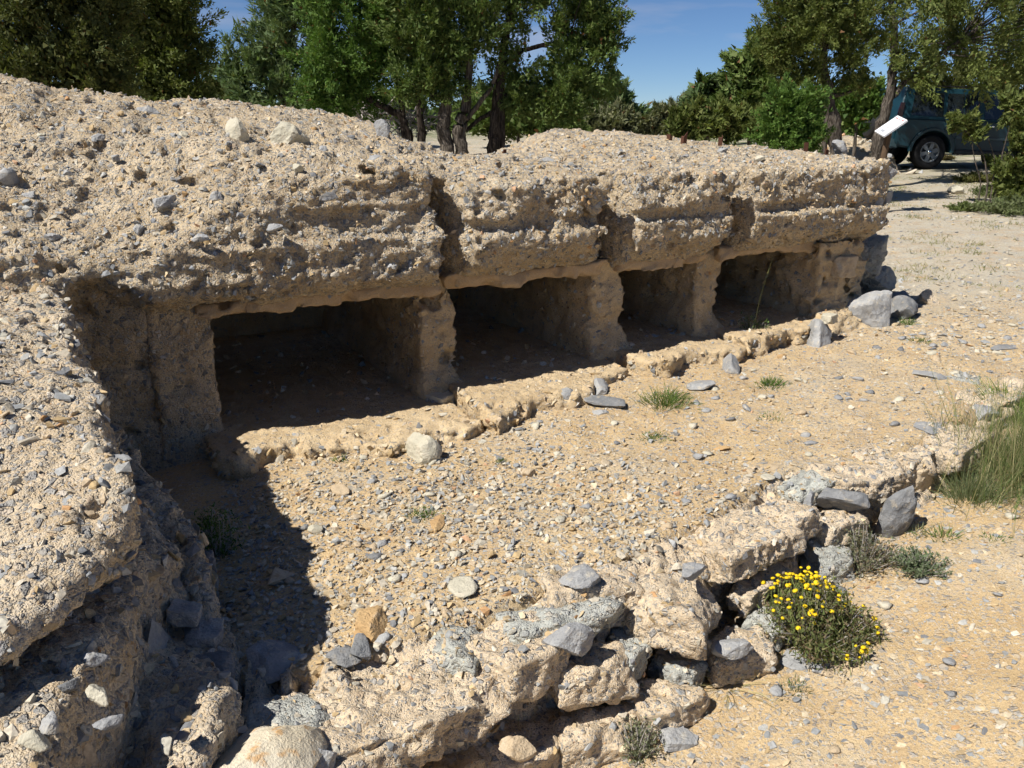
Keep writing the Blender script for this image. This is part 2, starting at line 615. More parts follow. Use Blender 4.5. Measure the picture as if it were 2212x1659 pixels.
PAL = {
    'grey': np.array([(.27, .28, .285), (.36, .365, .365), (.20, .205, .215), (.42, .415, .39), (.31, .315, .31)]),
    'warm': np.array([(.54, .42, .26), (.49, .36, .20), (.58, .48, .33), (.44, .32, .17), (.55, .43, .29)]),
    'pale': np.array([(.53, .475, .375), (.48, .44, .355), (.56, .50, .40), (.50, .44, .345), (.43, .405, .34)]),
    'ochre': np.array([(.50, .32, .15), (.46, .27, .13), (.53, .33, .20)]),
}


def shard_colors(n, grey, warm, pale, ochre, rng):
    kinds = rng.choice(4, n, p=np.array([grey, warm, pale, ochre]) / (grey + warm + pale + ochre))
    out_c = np.zeros((n, 3))
    for i, k in enumerate(('grey', 'warm', 'pale', 'ochre')):
        mk = kinds == i
        p = PAL[k]
        out_c[mk] = p[rng.integers(0, len(p), mk.sum())]
    return out_c * rng.uniform(.82, 1.15, (n, 1))


def basis(nrm, yaw):
    """orthonormal frames whose z axis is nrm, turned by yaw"""
    up = np.where(np.abs(nrm[:, 2:3]) < .9, np.array([[0, 0, 1.]]), np.array([[1., 0, 0]]))
    t = np.cross(up, nrm); t /= np.maximum(np.linalg.norm(t, axis=1), 1e-9)[:, None]
    s = np.cross(nrm, t)
    c, sn = np.cos(yaw)[:, None], np.sin(yaw)[:, None]
    return np.stack([t * c + s * sn, -t * sn + s * c, nrm], 2)


def shards(name, P, Nrm, size, color, rng, flat=(.35, .75), sink=.25, tilt=.35, parent=None, mat=None, kind=True):
    n = len(P)
    nn = Nrm + rng.normal(scale=tilt, size=(n, 3))
    nn /= np.linalg.norm(nn, axis=1)[:, None]
    R = basis(nn, rng.uniform(0, 6.28, n))
    S = np.stack([size * rng.uniform(.8, 1.35, n), size * rng.uniform(.6, 1.0, n), size * rng.uniform(flat[0], flat[1], n)], 1) * .5
    C = P + Nrm * (S[:, 2] * (1 - 2 * sink))[:, None]
    pro = PROTO + PROTO_S
    which = np.where(size > .029, rng.integers(0, len(PROTO), n), len(PROTO) + rng.integers(0, len(PROTO_S), n))
    Vs, Fs, Cs, off = [], [], [], 0
    for k, (pv, pf) in enumerate(pro):
        ix = np.where(which == k)[0]
        if not len(ix):
            continue
        v = pv[None] * S[ix][:, None, :]
        v = np.einsum('nij,nkj->nki', R[ix], v) + C[ix][:, None, :]
        Vs.append(v.reshape(-1, 3))
        Fs.append((pf[None] + (np.arange(len(ix)) * len(pv))[:, None, None] + off).reshape(-1, 3))
        Cs.append(np.repeat(color[ix], len(pv), 0))
        off += len(ix) * len(pv)
    me = mesh_np(name, np.concatenate(Vs), [np.concatenate(Fs)], mat or M_SHARD, np.concatenate(Cs), smooth=False)
    o = obj(name, me, parent)
    if kind:
        o["kind"] = "stuff"
    return o


def sample_surface(V, Q, n, rng, weight=None):
    a, b, c, d = (V[Q[:, k]] for k in range(4))
    nr = np.cross(c - a, d - b)
    ar = np.linalg.norm(nr, axis=1)
    nr = nr / np.maximum(ar, 1e-12)[:, None]
    w = ar.copy()
    if weight is not None:
        w = w * weight((a + c) / 2, nr)
    ix = rng.choice(len(Q), n, p=w / w.sum())
    u, v = rng.random((n, 1)), rng.random((n, 1))
    P = (a[ix] * (1 - u) + b[ix] * u) * (1 - v) + (d[ix] * (1 - u) + c[ix] * u) * v
    return P, nr[ix]


# ------------------------------------------------------------------ the bunker
ORG = np.array([A0[0] + 2 * U2[0], A0[1] + 2 * U2[1], 0.0])
bunker = thing("concrete_bunker", "long ruined concrete bunker with four low dark openings and a pebbly roof", "bunker", tuple(ORG))

TOPS = np.array([
    (-2.6, -.1, 1.15), (-2.6, .6, 1.55), (-2.6, 1.2, 1.88), (-2.6, 2.2, 1.95), (-1.6, 0, 1.10), (-1.4, .5, 1.42), (-1.3, 1, 1.72), (-1.2, 2, 1.90),
    (-.8, 0, 1.04), (-.8, .5, 1.38), (-.66, 1.1, 1.74), (-.66, 2, 1.80), (-.4, 0, 1.0), (-.4, .3, 1.18), (-.5, 1, 1.70), (-.18, .3, 1.24), (-.18, 1, 1.64), (-.1, 2, 1.67),
    (.0, .05, 1.12), (.0, .4, 1.38), (.13, 1, 1.64), (.30, 1.1, 1.67), (.46, 2, 1.68), (.3, .05, 1.24), (.3, .45, 1.46),
    (.64, .08, 1.32), (.64, .5, 1.48), (.6, 1, 1.63), (.8, 2, 1.65), (.96, 1, 1.60), (1.0, .08, 1.34), (1.2, .08, 1.36), (1.2, 1, 1.57), (1.25, 2, 1.61), (1.2, .5, 1.46)])
TOPS2 = np.array([
    (1.2, .08, 1.27), (1.2, .5, 1.36), (1.2, 1, 1.53), (1.2, 2, 1.6), (1.5, .08, 1.26), (1.53, 1, 1.40), (1.67, 1, 1.37), (1.6, 2, 1.55), (1.94, 2, 1.37), (2.1, 2, 1.32),
    (1.9, .08, 1.28), (1.84, .6, 1.36), (2.2, 1, 1.37), (2.76, 2, 1.33), (2.88, 2, 1.42), (3.32, 2, 1.50), (3.79, 2, 1.47), (4.5, 2, 1.41),
    (2.3, .08, 1.29), (2.6, .08, 1.29), (2.6, 1, 1.36), (3.2, .08, 1.29), (3.3, 1, 1.38), (3.6, .08, 1.29), (4.0, .08, 1.29), (4.0, 1, 1.36),
    (4.4, .1, 1.29), (4.8, .05, 1.34), (4.8, .8, 1.34), (4.5, 1.5, 1.37), (4.8, 2, 1.38)])


def tps(pts):
    n = len(pts)
    def ker(r2):
        return r2 * np.log(r2 + 1e-9) * .5
    d2 = ((pts[:, None, :2] - pts[None, :, :2]) ** 2).sum(-1)
    K = ker(d2) + np.eye(n) * .002
    Pm = np.c_[np.ones(n), pts[:, :2]]
    Am = np.zeros((n + 3, n + 3)); Am[:n, :n] = K; Am[:n, n:] = Pm; Am[n:, :n] = Pm.T
    w = np.linalg.solve(Am, np.r_[pts[:, 2], 0, 0, 0])
    ga, gb = np.linspace(-2.8, 5.0, 157), np.linspace(-.4, 2.6, 61)
    A_, B_ = np.meshgrid(ga, gb, indexing='ij')
    q = np.c_[A_.ravel(), B_.ravel()]
    Z = (ker(((q[:, None] - pts[None, :, :2]) ** 2).sum(-1)) @ w[:n] + w[n] + q @ w[n + 1:]).reshape(A_.shape)
    def f(a, b):
        ia = np.clip((a - ga[0]) / (ga[1] - ga[0]), 0, len(ga) - 1.001); ib = np.clip((b - gb[0]) / (gb[1] - gb[0]), 0, len(gb) - 1.001)
        i, j = ia.astype(int), ib.astype(int); u, v = ia - i, ib - j
        return (Z[i, j] * (1 - u) + Z[i + 1, j] * u) * (1 - v) + (Z[i, j + 1] * (1 - u) + Z[i + 1, j + 1] * u) * v
    return f


top1, top2 = tps(TOPS), tps(TOPS2)


def rough_noise(P, amp=1.0, off=0.0):
    strata = P * np.array([1, 1, 1.7], np.float32)
    n = fbm(strata, 3.0, 3, .55, off) * .042
    n += fbm(P * np.array([1, 1, 1.6], np.float32), 12.0, 3, .55, off + 3.1) * .016
    n += np.clip(fbm(P, 6.0, 2, .5, off + 7.7), .30, 1) * .16 - .048       # pits
    return n * amp


def sec1(a, b, z):
    zt = top1(a, b)
    lower = -.01 + .0 * a
    bf = lower + .06 * sstep(1.02, 1.05, z) * sstep(-.1, .5, a) + np.clip(z - 1.06, 0, 1) * .26 - .03 * sstep(1.16, 1.19, z) * sstep(.2, .7, a)
    bf = bf + .42 * sstep(.25, -.5, a) * np.clip(z - .86, 0, .6)
    zb = np.maximum(.72, .82 - .55 * b) + .14 * sstep(-.12, -.40, a)
    zb = zb - .6 * sstep(-.45, -.7, a)
    d = smax(bf - b, z - zt, .05)
    d = smax(d, zb - z, .025)
    d = smax(d, a - 1.245 + .03 * (z - .9), .03)
    d = np.maximum(d, b - 2.3)
    return np.maximum(d, -2.55 - a)


def sec_n(a0, a1, rec, k_):
    def f(a, b, z):
        zt = top2(a, b)
        brk = .5 + .5 * np.sin(a * 5.3 + 1.0)
        bf = -.015 + (.025 + .045 * brk) * sstep(1.0, 1.03, z) - (.01 + .03 * brk) * sstep(1.06, 1.09, z) + np.clip(z - 1.12, 0, 1) * .10
        bf = bf + .05 * sstep(.95, .80, z) + rec * sstep([.17, .15, .12][k_], .05, a - a0 - .05 * (1.1 - z)) * sstep(1.42, 1.28, z + b * .2)
        zb = np.maximum(.72, .86 - .62 * b)
        d = smax(bf - b, z - zt, .035)
        d = smax(d, zb - z, .03)
        g = .05 + .02 * sstep(1.2, .85, z) - .06 * sstep(.3, .8, b)
        d = smax(d, a - a1 + g, .03)
        d = smax(d, a0 + g * .4 - a, .03)
        return np.maximum(d, b - 2.3)
    return f


def add_rough(name, bounds, h, func, mat, amp=1.0, off=0.0, parent=bunker, org=ORG, keep=None, flat=None, n_shard=0, seed=1, size=(.012, .042), pal=(5.5, 3.6, 2.2, .6), weight=None, sub=0, fine=.006, band=.12, tilt=.5):
    V, Q = sdf_mesh(bounds, h, func, lambda P: rough_noise(P, amp, off) * (1 if flat is None else flat(P)), band)
    if keep is not None:
        V, Q = cull(V, Q, keep)
    if sub:
        V, Q = subdivide(V, Q)
    nr = normals_of(V, Q)
    V = V + nr * (fbm(V, 24, 3, .65, off + 5) * fine * 2.0)[:, None]
    Vw = W(V[:, 0], V[:, 1], V[:, 2]) - org
    o = obj(name, mesh_np(name, Vw, [Q], mat), parent)
    if n_shard:
        rng = np.random.default_rng(seed)
        P, nn = sample_surface(Vw, Q, n_shard, rng, weight)
        sz = size[0] + (size[1] - size[0]) * rng.random(n_shard) ** 3.2
        shards("aggregate", P, nn, sz, shard_colors(n_shard, *pal, rng), rng, (.3, .7), .42, tilt, parent)
    return o, Vw, Q


def seen(P, nr):
    """no loose pebbles on the undersides and at the very back"""
    p = P + ORG
    a, b = to_ab(p[:, 0], p[:, 1])
    return np.where(nr[:, 2] < -.55, .05, 1.0) * np.where(b > 1.9, .25, 1.0) * np.where(a > 4.9, .5, 1) * np.where((nr @ np.r_[I2, 0]) > .6, .02, 1) * np.where((nr @ np.r_[I2, 0]) < -.45, 2.6, 1) + 1e-6


def roof_keep(c):
    return ~((c[:, 1] > 2.15) | (c[:, 0] < -2.45) | ((c[:, 2] < .8) & (c[:, 1] > 1.9)))


BAX = gax(-.2, 2.36, -.12, .32, .013, 1.06, .045)
ZAX = gax(.6, 2.0, .7, 1.38, .0125, 1.05, .022)
add_rough("roof_section", [gax(-2.6, 1.30, -.9, 1.30, .016, 1.06, .05), BAX, ZAX], 0, sec1, M_CONG, 1.0, 0, keep=roof_keep, n_shard=12500, seed=3, weight=seen)
for k, (a0, a1, am) in enumerate([(1.26, 2.35, .95), (2.36, 3.31, .85), (3.32, 4.76, .8)]):
    add_rough("roof_section", [(a0 - .05, a1 + .06), BAX, ZAX[ZAX < 1.7]], .017, sec_n(a0, a1, [.30, .34, .30][k], k), M_CONG, am, 4.0 + 4 * k, keep=roof_keep, n_shard=[5200, 4600, 6000][k], seed=4 + k, weight=seen)


def box_sdf(a0, a1, b0, b1, z0, z1, k=.03, flare=0.0, skew=None):
    def f(a, b, z):
        fl = flare * sstep(.32, .05, z - z0 - .1)
        bb0 = b0 - fl + (skew(a) if skew else 0)
        d = smax(smax(a0 - fl * .4 - a, a - a1 - fl * .4, k), smax(bb0 - b, b - b1, k), k)
        return smax(d, smax(z0 - z, z - z1, k), k)
    return f


def inside_w(P, nr):
    p = P + ORG
    a, b = to_ab(p[:, 0], p[:, 1])
    return np.where(nr[:, 2] < -.4, .02, 1.0) * np.where(b > .8, .15, 1.0) + 1e-6


PILL = [(-.20, .09, .2, -.12), (1.20, 1.41, .24, .0), (2.34, 2.585, .24, .08), (3.18, 3.39, .24, .12), (4.17, 4.66, .1, .1), (-.62, -.17, .23, -.1)]
for i, (a0, a1, b0, zb) in enumerate(PILL):
    add_rough("pillar" if i < 5 else "inner_wall", [(a0 - .2, a1 + .2), gax(b0 - .4, 2.4, b0 - .35, b0 + .3, .018, 1.1, .07), (zb - .1, .82 + (.22 if i == 5 else 0))], .02, box_sdf(a0, a1, b0, 2.3, zb - .15, .775 + (.2 if i == 5 else 0), .03, [.06, .12, .10, .10, .20, .05][i]), M_OCHRE if 0 < i < 5 else M_CONG,
              [.4, .7, .7, .7, 1.25, 1.2][i], 7 * i, keep=lambda c, i=i: (c[:, 2] < .76) | (i == 5), n_shard=700, seed=20 + i, weight=inside_w, pal=(4, 4, 3, .8))
add_rough("back_wall", [(-.4, 4.8), (2.05, 2.4), (-.3, .85)], .04, box_sdf(-.3, 4.7, 2.16, 2.32, -.2, .78), M_OCHRE, .4, 3)
OPEN = [(.06, 1.24, .085), (1.39, 2.37, .15), (2.56, 3.21, .20), (3.37, 4.20, .235)]
FRONT = [-.23, -.36, -.24, -.13]
for i, (a0, a1, zf) in enumerate(OPEN):
    def sk(a, i=i, a0=a0, a1=a1):
        t = (a - a0) / (a1 - a0)
        q = np.stack([a, 0 * a + i * .37, 0 * a], 1)
        rag = fbm(q, 1.6, 3, .6) * .22 + fbm(q, 9.0, 3, .5) * .03
        return [(.06 - .18 * t), (.0 + .22 * t), (.0 + .1 * t), (-.05 + .1 * t)][i] + rag
    add_rough("floor_slab", [(a0 - .2, a1 + .2), gax(FRONT[i] - .35, 2.3, FRONT[i] - .25, .35, .018, 1.1, .07), (-.14, zf + .10)], .018, box_sdf(a0 - .06, a1 + .06, FRONT[i], 2.22, -.25, zf, .010, 0, sk), M_OCHRE, 1.15, 60 + 9 * i, keep=lambda c: c[:, 2] > -.1, flat=lambda P, zf=zf, f=FRONT[i]: 1 - .87 * sstep(f + .03, f + .18, P[:, 1]),
              n_shard=1900, seed=30 + i, pal=(3, 6, 2.5, 1), size=(.010, .06), weight=lambda P, nr: np.where(nr[:, 2] < .6, 5., 1.))
    # smooth cast lip under the roof edge
    add_rough("lintel", [(a0 - .25, a1 + .25), (.0, .4), (.6, .85)], .018, box_sdf(a0 - .05, a1 + .03, .15 + .01 * i, .34, .682 + .008 * i, .765 + .01 * i, .012), M_PLASTER, .65, 90 + 5 * i, fine=.003)


# ------------------------------------------------------------------ single stones
_ICO = {}


def ico(level):
    if level not in _ICO:
        bm = bmesh.new()
        bmesh.ops.create_icosphere(bm, subdivisions=level, radius=1.0)
        _ICO[level] = (np.array([v.co[:] for v in bm.verts], np.float32), np.array([[v.index for v in f.verts] for f in bm.faces], np.int32))
        bm.free()
    return _ICO[level]


def rot(rz, rx=0.0, ry=0.0):
    return np.array((Matrix.Rotation(rz, 3, 'Z') @ Matrix.Rotation(rx, 3, 'X') @ Matrix.Rotation(ry, 3, 'Y')))


def rock_verts(size, seed, level=4, facets=14, box=0.0, noise=.04, soft=.05, freq=1.6):
    d, f = ico(level)
    r = np.random.RandomState(seed)
    n = r.normal(size=(facets, 3)); n /= np.linalg.norm(n, axis=1)[:, None]
    off = r.uniform(.58, 1.0, facets)
    if box:
        n = np.concatenate([n, np.eye(3), -np.eye(3)]); off = np.concatenate([off * 1.18, r.uniform(.72, .80, 6)])
    q = off[None] / np.maximum(d @ n.T, .08)
    k = soft * .5
    rad = -k * np.log(np.exp(-(q - q.min(1)[:, None]) / k).sum(1)) + q.min(1)
    V = d * np.minimum(rad, 1.5)[:, None]
    V = V * np.asarray(size)[None] * .5
    s = max(size)
    rel = V / s
    nn = fbm(rel, freq * 2.2, 4, .55, seed * 3.7) * noise * s + fbm(rel, freq * 9, 3, .6, seed * 1.3) * noise * .22 * s
    V = V + d * nn[:, None]
    return V.astype(np.float32), f


def rock(name, pos, size, mat, seed, rz=0.0, tilt=(0, 0), label=None, cat="stone", group=None, parent=None, porg=None, soft=.03, **kw):
    V, f = rock_verts(size, seed, soft=soft, **kw)
    V = V @ rot(rz, *tilt).T
    o = obj(name, mesh_np(name, V, [f], mat, smooth=soft >= .06), parent, tuple(np.asarray(pos) - (porg if porg is not None else 0)))
    if label and parent is None:
        tag(o, label, cat, group)
    return o


def lump(name, pos, size, mat, seed, rz=0, tilt=(0, 0), parent=None, porg=None, n_shard=120, level=6, noise=.06, pal=(4, 4, 4, .4), soft=.03, ssize=(.010, .038)):
    """rough concrete lump with aggregate showing"""
    V, f = rock_verts(size, seed, level=level, facets=13, box=1.0, noise=noise, soft=soft, freq=2.2)
    V = V @ rot(rz, *tilt).T
    base = np.asarray(pos, float) - (porg if porg is not None else 0)
    o = obj(name, mesh_np(name, V, [f], mat), parent, tuple(base))
    if n_shard:
        rng = np.random.default_rng(seed)
        a, b, c = V[f[:, 0]], V[f[:, 1]], V[f[:, 2]]
        nr = np.cross(b - a, c - a); ar = np.linalg.norm(nr, axis=1); nr /= np.maximum(ar, 1e-12)[:, None]
        w = ar * np.where(nr[:, 2] < -.3, .05, 1)
        ix = rng.choice(len(f), n_shard, p=w / w.sum())
        P = (a[ix] + b[ix] + c[ix]) / 3
        sz = ssize[0] + (ssize[1] - ssize[0]) * rng.random(n_shard) ** 2.5
        shards("aggregate", P, nr[ix], sz, shard_colors(n_shard, *pal, rng), rng, (.3, .6), .42, .3, o)
    return o


def emb(X, Y, b, size, mat, seed, rz=0.0, tilt=(0, 0), out=0.0, name="stone", **kw):
    """stone set in the bunker where the sight line meets the depth b"""
    r = ray(X, Y)
    t = (b + np.dot(A0, I2)) / np.dot(r[:2], I2)
    p = np.array([0, 0, CAM_H]) + r * t
    rock(name, p, size, mat, seed, rz + .5, tilt, parent=bunker, porg=ORG, **kw)


def on_roof(X, Y, size, mat, seed, rz=0.0, tilt=(0, 0), sink=.25, f=top1, **kw):
    """stone bedded in the roof surface under a sight line"""
    r = ray(X, Y)
    for t in np.arange(2.5, 12, .01):
        p = np.array([0, 0, CAM_H]) + r * t
        a, b = to_ab(p[0], p[1])
        if b > -.02 and p[2] < f(np.array([a]), np.array([b]))[0]:
            break
    p[2] += size[2] * (.5 - sink)
    rock("stone", p, size, mat, seed, rz, tilt, parent=bunker, porg=ORG, **kw)


on_roof(622, 300, (.20, .12, .16), M_CREAM, 301, .2, (.3, .1), sink=.52, facets=9, soft=.02)
on_roof(506, 292, (.11, .10, .12), M_CREAM, 302, .6, (.2, .4), sink=.45, facets=8, soft=.02)
on_roof(815, 350, (.09, .06, .06), M_GREY, 303, .1, facets=18, soft=.12)
on_roof(362, 445, (.085, .07, .075), M_GREY, 304, .9, (.1, .3), facets=8, soft=.02)
on_roof(470, 430, (.06, .05, .05), M_GREY, 305, .4, facets=16, soft=.1)
on_roof(15, 395, (.10, .10, .10), M_GREY, 306, .2, facets=16, soft=.1)
on_roof(320, 243, (.13, .08, .05), M_GREY, 307, .2)
on_roof(705, 433, (.08, .05, .04), M_GREY, 308, .7, facets=9)
on_roof(595, 495, (.07, .05, .04), M_GREY, 309, .2, facets=12)
on_roof(825, 297, (.07, .05, .10), M_GREY, 311, .2, facets=8)
for k, (X, Y, s) in enumerate([(250, 345, .06), (150, 380, .05), (560, 360, .05), (640, 370, .06), (430, 520, .06), (300, 500, .07), (520, 470, .05), (90, 300, .06), (210, 300, .05), (700, 330, .06), (760, 300, .05), (395, 300, .06), (60, 430, .07), (120, 520, .07)]):
    on_roof(X, Y, (s, s * .7, s * .6), [M_GREY, M_GREY, M_DARKG, M_CREAM][k % 4], 320 + k, k * .8, facets=12)
for k, (X, Y, s) in enumerate([(1180, 350, .06), (1090, 445, .05), (1480, 340, .05), (1640, 345, .06), (1560, 330, .09), (1345, 345, .07)]):
    on_roof(X, Y, (s, s * .7, s * .5), [M_GREY, M_GREY, M_DARKG, M_CREAM][k % 4], 340 + k, k * .8, f=top2, facets=10)
on_roof(1815, 330, (.17, .10, .09), M_GREY, 350, .3, (.1, .3), f=top2, facets=9, soft=.03)
# masonry stones of the exposed right-hand end and boulders at its foot
for X, Y, b, s, mt, sd_, kw in [
        (1905, 375, .16, (.20, .22, .15), M_GREY, 400, .0), (1888, 432, .07, (.13, .16, .13), M_GREY, 401, .5), (1858, 462, .08, (.20, .2, .12), M_DARKG, 402, .9), (1906, 428, .08, (.12, .14, .13), M_GREY, 403, .3),
        (1886, 470, .09, (.14, .16, .12), M_DARKG, 404, 1.2), (1863, 425, .06, (.10, .12, .10), M_GREY, 405, .7), (1836, 440, .05, (.09, .10, .08), M_GREY, 406, .1),
        (1800, 488, .12, (.24, .18, .10), M_DARKG, 409, .1), 
        (1822, 575, .09, (.24, .12, .20), M_TAN, 412, .0), (1790, 688, -.16, (.15, .11, .08), M_CREAM, 413, .3),
        (955, 872, .14, (.20, .18, .16), M_CREAM, 417, .4), (985, 905, .0, (.14, .13, .12), M_CREAM, 418, .9), (993, 945, -.16, (.11, .09, .07), M_CREAM, 419, .1), (600, 0, 0, 0, 0, 0, 0)]:
    if s:
        emb(X, Y, b, s, mt, sd_, kw, facets=7, soft=.03, box=1.0, level=4)

for X, Y, b, s, sd_ in [(1862, 560, .42, (.26, .36, .36), 430), (1872, 600, .50, (.28, .34, .22), 431)]:
    emb(X, Y, b, s, M_GREYC, sd_, .3, facets=11, soft=.06, noise=.08, level=5)

# rusty stubs of iron along the roof
for k, (X, Y, hgt, lean, b) in enumerate([(1475, 312, .075, .14, 1.25), (1447, 300, .03, -.3, 1.6), (1556, 305, .04, .03, 1.6), (1738, 335, .075, .05, .75), (1783, 328, .02, -.1, .8), (1088, 338, .04, .1, 1.4)]):
    r = ray(X, Y); t = (b + np.dot(A0, I2)) / np.dot(r[:2], I2); p = np.array([0, 0, CAM_H]) + r * t
    bm = bmesh.new()
    w, th = .017, .006
    prof = [(-w, -w), (w, -w), (w, -w + th), (-w + th, -w + th), (-w + th, w), (-w, w)]
    lo = [bm.verts.new((x, y, -.08)) for x, y in prof]
    hi = [bm.verts.new((x + lean * hgt, y, hgt * (1 + .25 * (x / w) * (-1) ** k))) for x, y in prof]
    bm.faces.new(hi)
    for i in range(6):
        bm.faces.new((lo[i], lo[(i + 1) % 6], hi[(i + 1) % 6], hi[i]))
    bmesh.ops.recalc_face_normals(bm, faces=bm.faces)
    me = bpy.data.meshes.new("iron_stub"); bm.to_mesh(me); bm.free(); me.materials.append(M_RUST)
    o = obj("iron_stub", me, bunker, tuple(p - ORG)); o.rotation_euler.z = .5 + k * .4
    o["label"] = "rusty iron stub sticking out of the roof"

# ------------------------------------------------------------------ near return wall on the left
WORG = np.array(W(np.array(-.9), np.array(-1.2), np.array(0.)))
wall = thing("broken_wall", "thick broken concrete wall along the left edge with a pebbly top and overhanging slab", "wall", tuple(WORG))


def poly_sdf(a, b, poly):
    d = np.full(a.shape, 1e9); s = np.ones(a.shape)
    n = len(poly)
    for i in range(n):
        p, q = poly[i], poly[i - 1]
        ex, ey = q[0] - p[0], q[1] - p[1]
        wx, wy = a - p[0], b - p[1]
        t = np.clip((wx * ex + wy * ey) / (ex * ex + ey * ey), 0, 1)
        d = np.minimum(d, (wx - ex * t) ** 2 + (wy - ey * t) ** 2)
        c1, c2, c3 = b >= p[1], b < q[1], ex * wy > ey * wx
        flip = (c1 & c2 & c3) | (~c1 & ~c2 & ~c3)
        s = np.where(flip, -s, s)
    return s * np.sqrt(d)


UP = [(-1.4, .15), (-.52, .1), (-.47, -.3), (-.49, -.7), (-.43, -1.15), (-.45, -1.4), (-.41, -1.62), (-.44, -1.78), (-.57, -1.97), (-.75, -2.12), (-1.05, -2.34), (-1.4, -2.55)]
LOW = [(-1.4, .1), (-.46, .05), (-.40, -.6), (-.34, -1.2), (-.29, -1.45), (-.44, -1.62), (-.49, -1.95), (-.59, -2.14), (-.65, -2.3), (-.95, -3.0), (-1.4, -3.2)]
BASE = [(-1.4, .1), (-.42, .05), (-.30, -.6), (-.24, -1.2), (-.22, -1.7), (-.27, -1.98), (-.45, -2.3), (-.62, -2.7), (-1.0, -3.4), (-1.4, -3.5)]


def upper(a, b, z):
    zt = .96 + .185 * np.clip(b, -3, 0) + .05 * np.clip(-.4 - a, 0, 2) + .05 * np.sin(b * 3.0 + a * 2)
    d = poly_sdf(a, b, UP) + .08 * np.clip(z - .5, 0, 1)
    und = .47 + .06 * sstep(-2.2, -1.4, b) - .2 * sstep(-1.3, -.6, b)
    return smax(smax(d, z - zt, .06), und - z, .03)


def lower(a, b, z):
    d = poly_sdf(a, b, LOW) + .10 * np.clip(z - .1, 0, 1)
    zt = .39 + .05 * np.clip(-.5 - a, 0, 2) - .1 * sstep(-.45, -.25, a) + .03 * np.sin(a * 5 + b * 4)
    return smax(smax(d, z - zt, .06), -.6 - z, .02)


def basefn(a, b, z):
    d = poly_sdf(a, b, BASE) + .05 * np.clip(z, 0, 1)
    zt = .13 + .16 * sstep(-1.7, -1.0, b) + .04 * np.sin(a * 9 + b * 7)
    return smax(smax(d, z - zt, .05), -.6 - z, .02)


WB = [gax(-1.3, -.15, -.85, -.15, .0115, 1.1, .04), gax(-2.9, .2, -2.55, -.1, .0115, 1.1, .04)]
wkw = dict(parent=wall, org=WORG, pal=(5, 3, 4, .5), fine=.005)
noup = lambda P, n: np.where(n[:, 2] < -.3, .08, 1)
add_rough("upper_slab", WB + [(.2, 1.2)], .0115, upper, M_WALL, .55, 2.0, keep=lambda c: c[:, 0] > -1.25, n_shard=4200, seed=50, size=(.010, .05), weight=noup, **wkw)
add_rough("lower_slab", WB + [gax(-.2, .58, .1, .58, .0115, 1.1, .03)], .0115, lower, M_WALL, .55, 5.0, keep=lambda c: (c[:, 0] > -1.25) & ((c[:, 1] < -1.5) | (c[:, 0] > -.6)), n_shard=2600, seed=51, size=(.010, .05), weight=noup, **wkw)
add_rough("rubble_base", WB + [(-.3, .42)], .015, basefn, M_WALL, .85, 8.0, keep=lambda c: c[:, 0] > -.7, n_shard=1300, seed=52, size=(.012, .06), weight=noup, **wkw)


def wall_stone(X, Y, z, size, mat, seed, rz=0, tilt=(0, 0), **kw):
    p = on_plane(X, Y, z)
    rock("stone", p, size, mat, seed, rz, tilt, parent=wall, porg=WORG, **kw)


wall_stone(325, 1440, .10, (.07, .17, .24), M_GREY, 501, -.2, (.25, .1), facets=7, soft=.02, level=5)
wall_stone(440, 1390, .07, (.15, .13, .15), M_GREY, 502, .2, (.1, .1), facets=8, noise=.05, box=1.0, level=5)
wall_stone(450, 1475, .02, (.20, .14, .17), M_DARKG, 503, .3, (.2, -.1), facets=7, soft=.03, box=1.0, level=5)
wall_stone(400, 1325, .16, (.12, .09, .07), M_GREY, 504, .1, (0, .2), facets=8, box=1.0)
wall_stone(395, 1440, .06, (.06, .05, .07), M_GREY, 505, .6, facets=9)
wall_stone(448, 1240, .10, (.07, .14, .18), M_DARKG, 506, .4, facets=6, box=1.0, level=5)
for k, (X, Y, s) in enumerate([(255, 1000, .055), (215, 1000, .06), (80, 815, .07), (35, 990, .06), (60, 880, .05), (150, 830, .05), (215, 870, .055), (130, 905, .05), (20, 700, .09), (65, 770, .05), (100, 1130, .05), (180, 1085, .05)]):
    wall_stone(X, Y, .93 - .31 * (Y - 600) / 500, (s, s * .75, s * .6), [M_GREY, M_GREY, M_DARKG, M_CREAM][(k * 3) % 4] if k != 8 else M_STAIN, 520 + k, k * .7, facets=12, soft=.06)
for k, (X, Y, s) in enumerate([(200, 1420, .05), (130, 1410, .06), (60, 1390, .06), (210, 1500, .06), (40, 1340, .06), (150, 1480, .05), (110, 1560, .05), (70, 1600, .06), (230, 1560, .05), (210, 1340, .05)]):
    wall_stone(X, Y, .40, (s, s * .7, s * .55), [M_GREY, M_DARKG, M_GREY, M_CREAM][k % 4], 540 + k, k * .9, facets=12, soft=.06)

# ------------------------------------------------------------------ low stone footing along the terrace edge
FORG = np.array([.6, 2.5, -.3])
foot = thing("stone_footing", "low broken footing of pink and grey concrete lumps edging the gravel terrace", "wall", tuple(FORG))
V = []
